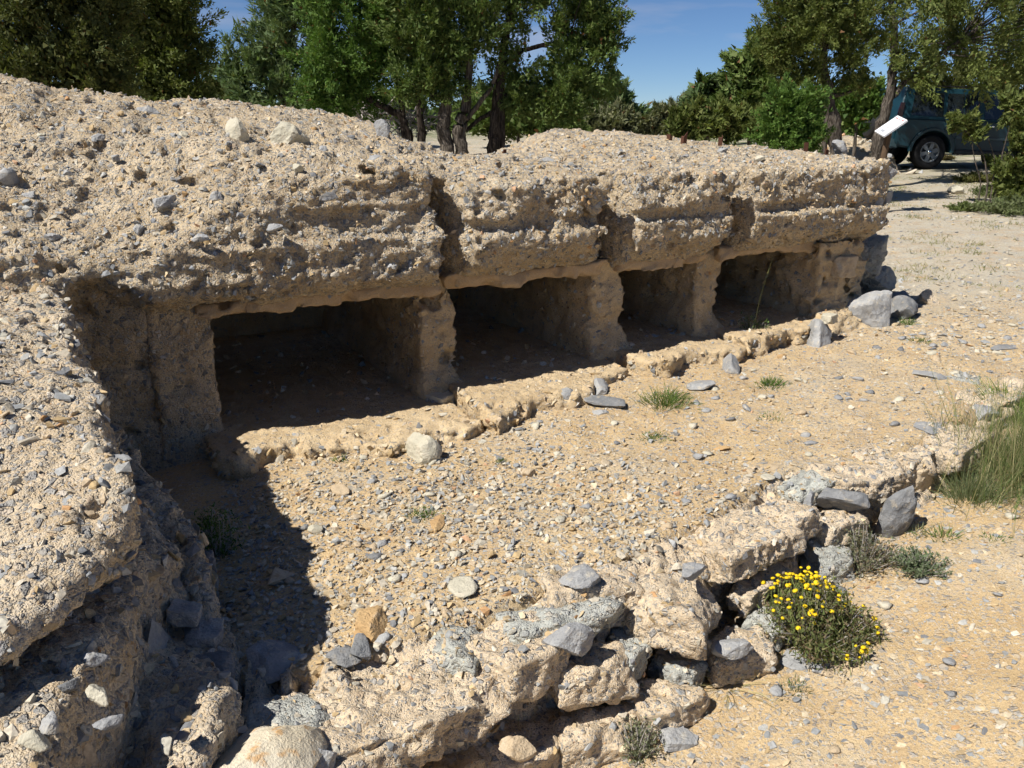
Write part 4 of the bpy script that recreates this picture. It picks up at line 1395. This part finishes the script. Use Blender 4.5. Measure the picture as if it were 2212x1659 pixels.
tree("juniper_bush", "small green bush seen between the two right-hand trunks", "bush", 19.0, (1850, 285), [[(1850, 285, 4), (1850, 240, 3)]],
     [(1850, 240, 28, 45), (1830, 220, 22, 30), (1880, 215, 30, 30)], 5000, (.10, .04), 'bright', 1014, .2, twigs=5)
tree("juniper_tree", "large olive juniper overhanging the parked car", "tree", 16.0, (1900, 335), [[(1893, 335, 15), (1900, 285, 14), (1915, 235, 13), (1935, 120, 9), (1925, 0, 7)], [(1920, 215, 8), (1980, 150, 6), (2070, 90, 4)]],
     [(1955, 60, 80, 75), (2060, 85, 105, 80), (2160, 70, 110, 95), (2110, 150, 110, 40), (1930, 140, 50, 40), (2215, 135, 70, 50), (2010, 160, 60, 25), (1980, -40, 120, 70), (2130, -50, 140, 70), (2110, 60, 160, 80, 3.0), (2260, 60, 110, 100, 3.0), (2130, 110, 170, 50, 5.0), (2010, 100, 90, 50, 4.0), (2000, -60, 160, 80, 2.5), (2200, -60, 180, 90, 2.5), (2380, 0, 160, 110, 2.5), (2350, 80, 120, 60, 2.0), (2060, -120, 200, 70, 1.5), (2300, -120, 200, 80, 1.5), (2100, -40, 200, 60, 4.5)], 62000, (.056, .022), 'olive', 1015, .30, twigs=50)
tree("juniper_bush", "straggly juniper with bare stems in front of the car's doors", "bush", 13.0, (2150, 385), [[(2135, 395, 2.2), (2125, 330, 1.6), (2085, 280, 1.2)], [(2155, 395, 2.4), (2165, 330, 1.8), (2185, 260, 1.2)], [(2165, 400, 2.2), (2195, 340, 1.6), (2205, 250, 1.2)], [(2145, 395, 1.8), (2150, 345, 1.4), (2135, 300, 1)], [(2120, 395, 1.6), (2105, 345, 1.3), (2100, 310, 1)]],
     [(2200, 230, 24, 34), (2082, 262, 30, 20), (2100, 285, 28, 12), (2212, 300, 26, 42), (2190, 372, 40, 36), (2200, 410, 50, 36)], 9000, (.055, .022), 'olive', 1016, .14, twigs=20)
tree("juniper_bush", "low green bush behind the straight dark trunk", "bush", 14.5, (1120, 300), [[(1120, 300, 4), (1120, 255, 3)]],
     [(1105, 262, 45, 26), (1160, 268, 50, 24), (1060, 268, 40, 18), (1210, 272, 40, 20)], 9000, (.08, .028), 'green', 1017, .2, twigs=8)
tree("juniper_bush", "grey-green bush between the roof mound and the low pine clump", "bush", 15.5, (1270, 300), [[(1270, 300, 4), (1270, 262, 3)]],
     [(1260, 270, 55, 22), (1320, 272, 45, 20), (1390, 272, 40, 18)], 8000, (.08, .028), 'grey', 1018, .2, twigs=8)
tree("juniper_bush", "dull green bush below the rising junipers on the right", "bush", 15.0, (1560, 302), [[(1560, 302, 4), (1560, 265, 3)]],
     [(1500, 268, 55, 24), (1570, 265, 55, 30), (1630, 270, 45, 32)], 9000, (.08, .028), 'olive', 1019, .2, twigs=8)
tree("juniper_tree", "dark juniper mass closing the view behind the parked car", "tree", 26.0, (2120, 300), [[(2080, 300, 8), (2080, 180, 5)], [(2180, 300, 8), (2190, 180, 5)]],
     [(2050, 190, 90, 60), (2150, 190, 100, 70), (2230, 180, 90, 80), (1990, 180, 60, 50), (2120, 240, 130, 40)], 14000, (.12, .05), 'dark', 1021, .36, twigs=10)
# scrub on the skyline: one bush with parts, copied
far_pts = [(700, 40), (860, 36), (1000, 30), (1080, 27), (1180, 30), (1270, 34), (1400, 44), (1440, 52), (1490, 46), (1560, 38), (1840, 33), (1790, 30), (1900, 40), (1995, 45), (560, 38), (450, 34), (310, 38), (150, 30), (2080, 34), (2180, 33)]
rb = np.random.default_rng(8)
src = tree("scrub_juniper", "distant juniper scrub bush low on the skyline", "bush", 27.0, (1040, 262), [[(1040, 270, 3), (1040, 250, 2)]], [(1040, 245, 30, 20), (1010, 250, 26, 16), (1075, 250, 30, 18), (1050, 232, 12, 16)], 3600, (.16, .07), 'green', 1020, .28, group="scrub on the skyline", twigs=0)
far_pts += [(x_ + rb_, d_) for d_, rb_ in ((50, 0), (62, 40), (80, 20)) for x_ in range(120, 2200, 130)]
for X, d in far_pts:
    p = at_depth(X, 255, d)
    o = src.copy(); COL.objects.link(o)
    o.location = (p[0], p[1], float(terrain(p[0], p[1])) - .1)
    k = rb.uniform(1.1, 2.0); o.scale = (k * rb.uniform(.9, 1.6), k, k * rb.uniform(.8, 1.2)); o.rotation_euler.z = rb.uniform(0, 6.28)
    for ch in list(src.children):
        c = ch.copy(); COL.objects.link(c); c.parent = o

# dead white brush behind the roof
rd = np.random.default_rng(31)
bpos = at_depth(830, 270, 11.6)
dead = thing("dead_brush", "tangle of bleached dead branches behind the roof beside the dark trunks", "brush", tuple(bpos))
parts = []
for k in range(110):
    c0 = at_depth(rd.uniform(775, 935), rd.uniform(235, 300), 11.6 + rd.uniform(-.4, .4)) - bpos
    d0 = rd.normal(size=3); d0[2] = abs(d0[2]) * .6; d0 /= np.linalg.norm(d0)
    ln_ = rd.uniform(.2, .55)
    pth = smooth_path(np.array([c0, c0 + d0 * ln_ * .5 + rd.normal(scale=.05, size=3), c0 + d0 * ln_ + rd.normal(scale=.09, size=3)]), 6)
    parts.append(tube(pth, np.linspace(.009, .003, 6) * rd.uniform(.6, 1.4), 4))
Vd, Qd = join(parts)
o = obj("twigs", mesh_np("twigs", Vd, [Qd], M_DEAD), dead); o["kind"] = "stuff"

# pale rubble heap seen between the right-hand trunks
rh = np.random.default_rng(41)
hp = at_depth(1812, 300, 21.0)
hz = float(terrain(hp[0], hp[1]))
heap = thing("rubble_heap", "pale rubble heap seen between the two right-hand trunks", "rubble", (hp[0], hp[1], hz))
hx, hy = np.meshgrid(np.linspace(-1.6, 1.6, 60), np.linspace(-2, 2, 40), indexing='ij')
hh = np.clip(1 - (hx / 1.35) ** 2 - (hy / 1.8) ** 2, 0, 1) ** .6 * .82 - .05
Vh = np.stack([hx.ravel(), hy.ravel(), hh.ravel()], 1)
Vh[:, 2] += fbm(Vh, 1.5, 3) * .12
ih = np.arange(hx.size).reshape(hx.shape)
Qh = np.stack([ih[:-1, :-1], ih[1:, :-1], ih[1:, 1:], ih[:-1, 1:]], -1).reshape(-1, 4)
obj("mound", mesh_np("mound", Vh, [Qh], M_CONG), heap)
Ph, Nh = sample_surface(Vh, Qh, 700, rh)
shards("rubble", Ph, Nh, .05 + .22 * rh.random(700) ** 3, shard_colors(700, 2, 4, 5, .3, rh), rh, parent=heap)


# ------------------------------------------------------------------ small plants
def tuft(name, label, cat, X, Y, r, h, n, cols, seed, spread=1.0, wid=.004, lean=(0, 0), group=None, droop=.5, z=None):
    """cushion of short blades"""
    rng = np.random.default_rng(seed)
    p = ground_at(X, Y) if z is None else on_plane(X, Y, z)
    t = thing(name, label, cat, tuple(p), group)
    q = rng.normal(size=(n, 2)) * r * .5
    zz = np.array([float(v) for v in terrain(p[0] + q[:, 0], p[1] + q[:, 1])]) - p[2] if z is None else np.zeros(n)
    P = np.c_[q, zz - .004]
    D = np.c_[q / max(r, 1e-6) * spread + rng.normal(scale=.35, size=(n, 2)) + np.array(lean), np.ones(n)]
    C = np.array(cols)[rng.integers(0, len(cols), n)] * rng.uniform(.7, 1.3, (n, 1))
    blades("blades", P, D, h * rng.uniform(.5, 1.2, n), np.full(n, wid) * rng.uniform(.6, 1.4, n), C, t, M_GRASS, rng, droop)
    return t


def shrublet(name, label, cat, X, Y, r, h, n, cols, seed, leaf=(.018, .007), stems=40, stemcol=None, group=None, z=None, ry=None, lean=(0, 0)):
    """low woody cushion: stems fanning from the root, small leaves along them"""
    rng = np.random.default_rng(seed)
    p = ground_at(X, Y) if z is None else on_plane(X, Y, z)
    t = thing(name, label, cat, tuple(p), group)
    ry = ry or r
    parts, tips = [], []
    for k in range(stems):
        a = rng.uniform(0, 6.28); e = rng.random() ** .6
        tip = np.array([math.cos(a) * r * e + lean[0] * h, math.sin(a) * ry * e + lean[1] * h, h * (1.05 - .65 * e * e) * rng.uniform(.75, 1.1)])
        root = np.array([math.cos(a) * r * .25 * e, math.sin(a) * ry * .25 * e, -.01])
        pth = smooth_path(np.array([root, (root + tip) * .5 + rng.normal(scale=.03 * h / .1 * .3, size=3), tip]), 6)
        parts.append(tube(pth, np.linspace(.003, .0012, 6), 4)); tips.append(pth)
    V, Q = join(parts)
    obj("stems", mesh_np("stems", V, [Q], stemcol or M_DEAD), t)
    tips = np.array(tips)
    si = rng.integers(0, stems, n); u = rng.random(n) ** .6 * 4.999
    k = u.astype(int); f = (u - k)[:, None]
    P = tips[si, k] * (1 - f) + tips[si, k + 1] * f + rng.normal(scale=.012, size=(n, 3)) * (h / .12)
    P[:, 2] = np.abs(P[:, 2])
    D = rng.normal(size=(n, 3)) + np.array([0, 0, .6])
    C = np.array(cols)[rng.integers(0, len(cols), n)] * rng.uniform(.7, 1.3, (n, 1))
    leaves("foliage", P, D, leaf[0] * rng.uniform(.6, 1.4, n), leaf[1] * rng.uniform(.6, 1.4, n), C, t, M_GRASS, rng)
    return t, tips, p


GRN = [(.10, .17, .035), (.07, .13, .03), (.14, .20, .05)]
GRY = [(.19, .21, .12), (.15, .17, .10), (.23, .22, .14)]
DRY = [(.42, .36, .19), (.36, .30, .15), (.30, .28, .13)]
tuft("green_tuft", "largest green tuft on the terrace, below the second ledge", "plant", 1437, 872, .12, .10, 420, GRN + [(.2, .2, .06)], 1101, 1.0)
tuft("green_tuft", "compact green tuft right of the largest one on the terrace", "plant", 1665, 832, .075, .06, 260, GRN, 1102)
tuft("green_tuft", "sparse green sprigs below the compact tuft", "plant", 1668, 905, .10, .03, 90, GRN, 1103)
tuft("green_tuft", "flat dark green tuft near the middle of the terrace", "plant", 1410, 947, .075, .03, 240, GRN, 1104, 1.2)
tuft("green_tuft", "low green tuft beside the flat ochre stone", "plant", 915, 1115, .06, .035, 240, GRN, 1105, 1.2)
tuft("green_tuft", "small bright tuft before the blue-grey stone at the far right end", "plant", 1985, 737, .07, .04, 160, [(.16, .19, .05), (.12, .16, .05)], 1106, 1.2)
tuft("green_tuft", "dark green tuft under the blue-grey angular stone", "plant", 1960, 700, .06, .06, 160, GRN, 1107)
tuft("green_tuft", "tiny green sprig on the gravel above the round cobble", "plant", 1085, 1000, .025, .03, 50, GRN, 1108)
tuft("green_tuft", "tiny dark sprig under the first ledge's left edge", "plant", 738, 994, .035, .035, 70, GRN, 1109)
tuft("green_tuft", "wispy green sprigs on the lower path above right", "plant", 2035, 1160, .06, .06, 90, GRN + DRY[:1], 1110)
tuft("green_tuft", "short grey-green sprigs on the path below the standing grey stone", "plant", 1975, 1155, .07, .06, 90, GRY + DRY[:1], 1111)
tuft("green_tuft", "thin creeping sprigs near the right edge of the path", "plant", 2145, 1165, .08, .03, 80, GRN, 1112)
tuft("green_tuft", "pale grey-green rosette below the flowering plant", "plant", 1715, 1490, .05, .04, 90, GRY + GRN[:1], 1113)
tuft("green_tuft", "yellow-green sprigs at the bottom foot of the footing", "plant", 1105, 1640, .10, .16, 60, [(.28, .30, .06), (.2, .24, .05)], 1114, .8, .003)
tuft("dry_herb", "dry straw-coloured spiky herb on the lower path beside the footing", "plant", 1575, 1480, .05, .20, 70, DRY, 1115, 2.6, .003, droop=.4)
# long stalked herb by the third opening
t, tips, p = shrublet("thyme_bush", "grey-green herb with one long bent stalk beside the fourth opening", "plant", 1625, 745, .13, .20, 900, GRY + GRN[:1], 1121, (.030, .007), 40)
pth = smooth_path(np.array([(0, 0, .12), (.02, 0, .32), (.09, .02, .60)]), 10)
V, Q = tube(pth, np.linspace(.003, .0012, 10), 4)
obj("stalk", mesh_np("stalk", V, [Q], mat_plain("dry_stalk", (.30, .30, .10), .8)), t)
shrublet("thyme_bush", "grey-brown thyme cushion behind the yellow-flowered plant", "plant", 1860, 1225, .17, .15, 2400, GRY + [(.20, .16, .10), (.16, .13, .09)], 1122, (.014, .005), 90)
shrublet("thyme_bush", "flat grey-green cushion right of the thyme behind the flowers", "plant", 1985, 1235, .13, .07, 1600, [(.13, .17, .09), (.17, .20, .12)], 1123, (.014, .006), 60)
shrublet("thyme_bush", "grey-green herb growing at the bottom edge against the footing", "plant", 1375, 1630, .09, .12, 900, GRY, 1124, (.012, .005), 50)
shrublet("thyme_bush", "dark herb in the deep shadow at the foot of the broken wall", "plant", 470, 1200, .10, .20, 900, GRN, 1125, (.016, .006), 40)

# the yellow-flowered cushion
t, tips, p = shrublet("santolina_plant", "cushion plant covered in round yellow flower heads on the lower path", "plant", 1760, 1385, .21, .19, 9500, [(.15, .17, .06), (.11, .14, .045), (.19, .18, .08), (.16, .12, .07)], 1126, (.020, .006), 170, ry=.23)
M_YEL = mat_plain("yellow_petals", (.72, .50, .015), .7, 0, .2)
M_STEM = mat_plain("green_stalk", (.16, .19, .05), .8)
rf = np.random.default_rng(1127)
dv, df = ico(2)
fl_me = mesh_np("flower_head", dv * np.array([1, 1, .62]) * 0.0085 * (1 + .12 * fbm(dv, 3.0, 2))[:, None], [df], M_YEL, smooth=False)
sv, sq = tube(np.array([(0, 0, -.10), (.004, 0, -.05), (0, 0, 0)]), [.0016, .0014, .0012], 4)
st_me = mesh_np("flower_stalk", sv, [sq], M_STEM)
for k in range(124):
    if k < 98:
        a, e = rf.uniform(0, 6.28), rf.random() ** .6
        c = np.array([-.05 + .16 * e * math.cos(a), .05 + .17 * e * math.sin(a), .0]); c[2] = .225 - .10 * e * e + rf.uniform(-.01, .03)
    else:
        a = rf.uniform(-1.6, 1.0)
        c = np.array([.20 * math.cos(a), .20 * math.sin(a), rf.uniform(.06, .12)])
    o = obj("flower_head", fl_me, t, tuple(c)); o.rotation_euler = (rf.normal() * .3, rf.normal() * .3, rf.uniform(0, 6)); o.scale = [rf.uniform(.6, 1.25)] * 3
    obj("flower_stalk", st_me, o)

# grass tussock on the right
rg2 = np.random.default_rng(1130)
gp = ground_at(2150, 1070)
t = thing("grass_tussock", "tall green and straw grass tussock at the right edge", "grass", tuple(gp))
n = 1900
q = rg2.normal(size=(n, 2)) * np.array([.14, .17]) + np.array([.14, .10])
P = np.c_[q, terrain(gp[0] + q[:, 0], gp[1] + q[:, 1]) - gp[2] - .01]
D = np.c_[rg2.normal(scale=.38, size=(n, 2)) + np.array([.10, .05]), np.ones(n)]
cols = np.array([(.13, .18, .05), (.10, .15, .045), (.17, .20, .08), (.40, .36, .20), (.34, .30, .15)])
C = cols[rg2.choice(5, n, p=[.2, .17, .23, .22, .18])] * rg2.uniform(.7, 1.25, (n, 1))
blades("blades", P, D, rg2.uniform(.14, .52, n), rg2.uniform(.0018, .004, n), C, t, M_GRASS, rg2, .5, 4)
tuft("grass_tussock", "bright green grass patch above the tall tussock at the right edge", "grass", 2195, 905, .14, .16, 700, [(.14, .22, .04), (.11, .18, .035), (.2, .24, .07)], 1131, .6, .004)
tuft("grass_tussock", "grey-green wispy grass left of the tall tussock", "grass", 2095, 1075, .09, .18, 500, [(.17, .20, .10), (.14, .18, .08), (.22, .23, .12)], 1132, .8, .003)

# sparse grass and scrub mats on the open ground
MATS_ = [(2110, 392, .50, .16, 'olive scrub mat below the car at the right', [(.13, .14, .04), (.17, .16, .05), (.10, .11, .03)]),
         (2160, 425, .55, .18, "dark green scrub mat under the straggly juniper", [(.09, .12, .04), (.12, .14, .06)]),
         (2190, 462, .60, .22, "grey-green scrub mat at the right edge of the open ground", [(.15, .17, .08), (.12, .15, .06)]),
         (2105, 455, .45, .10, "low green scrub mat left of the grey-green one", [(.13, .16, .05), (.10, .13, .04)]),
         (1985, 352, .30, .22, "dry dark herb in front of the car's rear wheel", [(.09, .09, .03), (.14, .13, .06)]),
         (2035, 345, .35, .12, "brownish herb patch beneath the car's sill", [(.20, .15, .07), (.14, .13, .05)])]
for k, (X, Y, r, h, lab, cols) in enumerate(MATS_):
    shrublet("scrub_mat", lab, "shrub", X, Y, r, h, 3600, cols, 1140 + k, (.045, .016), 60, M_BARKD, ry=r * .9)
rs_ = np.random.default_rng(1150)
Pg, Ng = scatter(4200, (3.0, 11.0), (6.0, 18.0), lambda x, y: openland(x, y) & (fbm(np.stack([x, y, 0 * x], 1), .9, 2, off=2.) > .10))
n = len(Pg) * 9
ii = rs_.integers(0, len(Pg), n)
P = Pg[ii] + np.c_[rs_.normal(scale=.06, size=(n, 2)), np.zeros(n)]
D = np.c_[rs_.normal(scale=.6, size=(n, 2)), np.ones(n)]
C = np.array([(.26, .26, .11), (.20, .22, .08), (.32, .29, .15)])[rs_.integers(0, 3, n)] * rs_.uniform(.7, 1.2, (n, 1))
o = blades("sparse_grass", P, D, rs_.uniform(.02, .07, n), rs_.uniform(.004, .009, n), C, None, M_GRASS, rs_, .5, 2)
o["kind"] = "stuff"
tag(o, "sparse short grass on the pale open ground", "grass")


# ------------------------------------------------------------------ information board
sp = at_depth(1915, 300, 12.0)
sz_ = float(terrain(sp[0], sp[1]))
sign = thing("information_board", "small white tilted information board on a brown post behind the bunker's end", "sign", (sp[0], sp[1], sz_))
so = np.array([sp[0], sp[1], sz_])
c00 = at_depth(1889, 283, 12.0); c10 = at_depth(1909, 294, 11.72); c01 = at_depth(1939, 249, 12.10)
e1, e2 = c01 - c00, c10 - c00
nrm = np.cross(e2, e1); nrm /= np.linalg.norm(nrm)
if nrm[2] < 0:
    nrm = -nrm


def slab(name, o0, a, b, n_, th, mat, parent):
    V = np.array([o0, o0 + a, o0 + a + b, o0 + b]); V = np.r_[V - n_ * th, V]
    return obj(name, mesh_np(name, V, [np.array([[0, 3, 2, 1], [4, 5, 6, 7], [0, 1, 5, 4], [1, 2, 6, 5], [2, 3, 7, 6], [3, 0, 4, 7]])], mat, smooth=False), parent)


M_WHITE = mat_plain("white_enamel", (.74, .75, .78), .45)
M_POST = mat_plain("brown_post", (.10, .065, .04), .85, 0, .2, (40., .004))
pan = slab("panel", c00 - so, e1, e2, nrm, .025, M_WHITE, sign)
M_PRINT = mat_plain("grey_print", (.36, .38, .42), .6)
M_RED = mat_plain("red_print", (.42, .07, .06), .6)
slab("printed_block", c00 - so + e1 * .12 + e2 * .30 + nrm * .004, e1 * .10, e2 * .30, nrm, .003, M_PRINT, pan)
for f_, g_, w_ in ((.86, .12, .22), (.84, .46, .10), (.88, .66, .22)):
    slab("red_heading", c00 - so + e1 * f_ + e2 * g_ + nrm * .004, e1 * .035, e2 * w_, nrm, .003, M_RED, pan)
for f_ in (.30, .40, .50, .60, .70):
    slab("printed_line", c00 - so + e1 * f_ + e2 * .12 + nrm * .0035, e1 * .03, e2 * .70, nrm, .003, mat_plain("pale_print", (.60, .61, .65), .6), pan)
pm = c00 + e1 * .45 + e2 * .5 - nrm * .02 - so
V, Q = tube(np.array([pm + np.array([-.10, .0, -pm[2] - .1]), pm + np.array([-.05, 0, -pm[2] * .5]), pm]), [.045, .045, .045], 8)
obj("post", mesh_np("post", V, [Q], M_POST), sign)

# ------------------------------------------------------------------ the parked car
M_PAINT = mat_plain("teal_paint", (.005, .032, .046), .5, .0, .3, None, .15)
M_PAINT2 = mat_plain("grey_teal_cladding", (.03, .06, .072), .45, .1, .5)
M_GLASS = mat_plain("dark_glass", (.012, .016, .018), .05, 0, .8)
M_RUBBER = mat_plain("tyre_rubber", (.015, .015, .016), .85, 0, .2)
M_ALLOY = mat_plain("alloy", (.16, .175, .185), .45, .5, .5)
M_CHROME = mat_plain("chrome", (.75, .76, .78), .15, 1.0, .5)
M_TRIM = mat_plain("black_trim", (.012, .013, .014), .6)
M_LAMP = mat_plain("red_lamp", (.018, .004, .004), .25)

cp = at_depth(2003, 362, 20.0)
CW = .92
car_yaw = math.radians(4)
czz = float(terrain(cp[0] + 1.4, cp[1] + .9))
car = thing("parked_car", "dark teal off-road car parked in the shade under the right junipers", "car", (cp[0] - math.sin(car_yaw) * CW, cp[1] + math.cos(car_yaw) * CW, czz))
car.rotation_euler = (0, math.radians(2.2), car_yaw)


def bm_obj(name, bm, mat, parent, smooth=False):
    bmesh.ops.recalc_face_normals(bm, faces=bm.faces)
    me = bpy.data.meshes.new(name); bm.to_mesh(me); bm.free()
    me.materials.append(mat)
    if smooth:
        for p_ in me.polygons:
            p_.use_smooth = True
    return obj(name, me, parent)


def prism(name, outline, y0, y1, mat, parent, bev=0.0, seg=2):
    bm = bmesh.new()
    f = bm.faces.new([bm.verts.new((x, y0, z)) for x, z in outline])
    ex = bmesh.ops.extrude_face_region(bm, geom=[f])
    bmesh.ops.translate(bm, verts=[v for v in ex['geom'] if isinstance(v, bmesh.types.BMVert)], vec=(0, y1 - y0, 0))
    if bev:
        ed = [e for e in bm.edges if abs(e.verts[0].co.y - e.verts[1].co.y) < 1e-6]
        bmesh.ops.bevel(bm, geom=ed, offset=bev, segments=seg, affect='EDGES', clamp_overlap=True)
    bmesh.ops.triangulate(bm, faces=[f_ for f_ in bm.faces if len(f_.verts) > 4])
    return bm_obj(name, bm, mat, parent)


def arch(cx, cz, r, a0, a1, n_):
    return [(cx + r * math.cos(t), cz + r * math.sin(t)) for t in np.linspace(a0, a1, n_)]


WR = .385
outline = [(-.86, .50), (-.93, .58), (-.93, .80), (-.90, 1.12), (2.30, 1.09), (3.40, 1.02), (3.68, .92), (3.76, .70), (3.74, .46)] + arch(2.78, WR, .48, math.radians(8), math.pi - math.radians(8), 13) + [(2.20, .40), (.56, .40)] + arch(0, WR, .48, math.radians(8), math.pi - math.radians(8), 13)
body = prism("body", outline, -CW, CW, M_PAINT, car, .035)
bm = bmesh.new()
lo = [(-.88, -.905), (2.28, -.905), (2.28, .905), (-.88, .905)]; hi = [(-.74, -.75), (1.48, -.75), (1.48, .75), (-.74, .75)]
vb = [bm.verts.new((x, y, 1.09)) for x, y in lo]; vt = [bm.verts.new((x, y, 1.80)) for x, y in hi]
bm.faces.new(vb); bm.faces.new(vt)
for k in range(4):
    bm.faces.new((vb[k], vb[(k + 1) % 4], vt[(k + 1) % 4], vt[k]))
bmesh.ops.bevel(bm, geom=[e for e in bm.edges], offset=.022, segments=1, affect='EDGES')
bm_obj("cabin", bm, M_PAINT, car)


def side_y(z):
    return .905 - (z - 1.09) / .71 * .155


def pane(name, quad, parent, mat=M_GLASS, off=.008, side=-1):
    bm = bmesh.new()
    v0 = [bm.verts.new((x, side * (side_y(z) + off), z)) for x, z in quad]
    v1 = [bm.verts.new((x, side * (side_y(z) - .02), z)) for x, z in quad]
    bm.faces.new(v0); bm.faces.new(v1[::-1])
    for k in range(len(quad)):
        bm.faces.new((v0[k], v0[(k + 1) % len(quad)], v1[(k + 1) % len(quad)], v1[k]))
    return bm_obj(name, bm, mat, parent)


for side in (-1, 1):
    pane("quarter_window", [(-.60, 1.19), (.17, 1.17), (.17, 1.69), (-.52, 1.70)], car, side=side)
    rd_ = prism("rear_door", [(.24, 1.085), (1.10, 1.08), (1.10, .47), (.60, .47), (.54, .66), (.42, .80), (.24, .90)], side * (CW - .02), side * (CW + .012), M_PAINT, car, .008, 1)
    pane("window", [(.26, 1.17), (.66, 1.165), (.66, 1.69), (.26, 1.69)], rd_, side=side)
    pane("window", [(.68, 1.165), (1.04, 1.16), (1.04, 1.69), (.68, 1.69)], rd_, side=side)
    fd = prism("front_door", [(1.13, 1.08), (2.16, 1.075), (2.22, .80), (2.16, .47), (1.13, .47)], side * (CW - .02), side * (CW + .012), M_PAINT, car, .008, 1)
    pane("window", [(1.17, 1.16), (2.02, 1.15), (1.52, 1.68), (1.17, 1.69)], fd, side=side)
    for dd, x0 in ((rd_, .36), (fd, 1.24)):
        prism("door_handle", [(x0, .985), (x0 + .17, .98), (x0 + .17, 1.02), (x0, 1.025)], side * (CW + .01), side * (CW + .045), M_CHROME, dd, .008, 1)
    prism("side_moulding", [(.52, .70), (2.26, .69), (2.26, .75), (.52, .76)], side * (CW + .01), side * (CW + .035), M_PAINT2, car, .01, 1)
    prism("sill_step", [(.56, .36), (2.20, .36), (2.20, .46), (.56, .46)], side * (CW - .05), side * (CW + .07), M_TRIM, car, .02, 1)
    for cx in (0, 2.78):
        ring = arch(cx, WR, .55, math.radians(0), math.pi, 17) + arch(cx, WR, .475, math.pi, 0, 17)
        prism("arch_flare", ring, side * (CW - .03), side * (CW + .045), M_PAINT, car, .012, 1)
    prism("roof_rail", [(-.45, 1.83), (1.2, 1.83), (1.2, 1.86), (-.45, 1.86)], side * .66, side * .70, M_TRIM, car, .008, 1)
    prism("tail_lamp", [(-.925, 1.14), (-.80, 1.14), (-.78, 1.45), (-.87, 1.45)], side * .84, side * .90, M_LAMP, car, .01, 1)
    prism("wing_mirror", [(1.95, 1.12), (2.08, 1.12), (2.06, 1.28), (1.93, 1.28)], side * .95, side * 1.15, M_PAINT, car, .02, 1)


def lathe(name, prof, mat, parent, seg=28, loc=(0, 0, 0), axis='Y'):
    ang = np.linspace(0, 2 * np.pi, seg, endpoint=False)
    V = np.array([[(r * math.cos(t), y, r * math.sin(t)) for t in ang] for r, y in prof]).reshape(-1, 3)
    if axis == 'X':
        V = V[:, [1, 0, 2]]
    i = np.arange(len(prof) * seg).reshape(len(prof), seg)
    Q = np.stack([i[:-1], np.roll(i[:-1], -1, 1), np.roll(i[1:], -1, 1), i[1:]], -1).reshape(-1, 4)
    return obj(name, mesh_np(name, V, [Q], mat, smooth=True), parent, loc)


for cx in (0, 2.78):
    for side in (-1, 1):
        wh = bpy.data.objects.new("wheel", None); COL.objects.link(wh); wh.parent = car; wh.location = (cx, side * .80, WR)
        lathe("tyre", [(.22, -.10), (.30, -.125), (.36, -.12), (.383, -.09), (.385, 0), (.383, .09), (.36, .12), (.30, .125), (.22, .10)], M_RUBBER, wh)
        s_ = side
        lathe("rim", [(.235, s_ * .10), (.225, s_ * .112), (.205, s_ * .10), (.195, s_ * .05), (.02, s_ * .04)], M_ALLOY, wh)
        parts = []
        for k in range(6):
            a = k * math.pi / 3 + .3
            d_ = np.array([math.cos(a), 0, math.sin(a)]); p_ = np.array([-math.sin(a), 0, math.cos(a)])
            o0 = np.array([0, s_ * .095, 0])
            V = np.array([o0 + d_ * .03 + p_ * .035, o0 + d_ * .03 - p_ * .035, o0 + d_ * .21 - p_ * .05, o0 + d_ * .21 + p_ * .05])
            V = np.r_[V, V - np.array([0, s_ * .035, 0])]
            parts.append((V, np.array([[0, 1, 2, 3], [7, 6, 5, 4], [0, 4, 5, 1], [1, 5, 6, 2], [2, 6, 7, 3], [3, 7, 4, 0]])))
        V, Q = join(parts)
        obj("spokes", mesh_np("spokes", V, [Q], M_ALLOY, smooth=False), wh)
        lathe("hub_cap", [(.0, s_ * .115), (.04, s_ * .112), (.05, s_ * .09)], M_CHROME, wh, 14)
lathe("spare_wheel", [(.0, -.03), (.30, -.03), (.365, .0), (.385, .06), (.385, .16), (.36, .2), (.0, .2)], M_TRIM, car, 32, (-1.13, .05, 1.02), 'X')
prism("rear_bumper", [(-1.0, .46), (-.80, .44), (-.80, .66), (-1.0, .68)], -.90, .90, M_PAINT2, car, .03)
prism("windscreen", [(2.20, 1.13), (2.215, 1.13), (1.52, 1.74), (1.505, 1.74)], -.72, .72, M_GLASS, car)
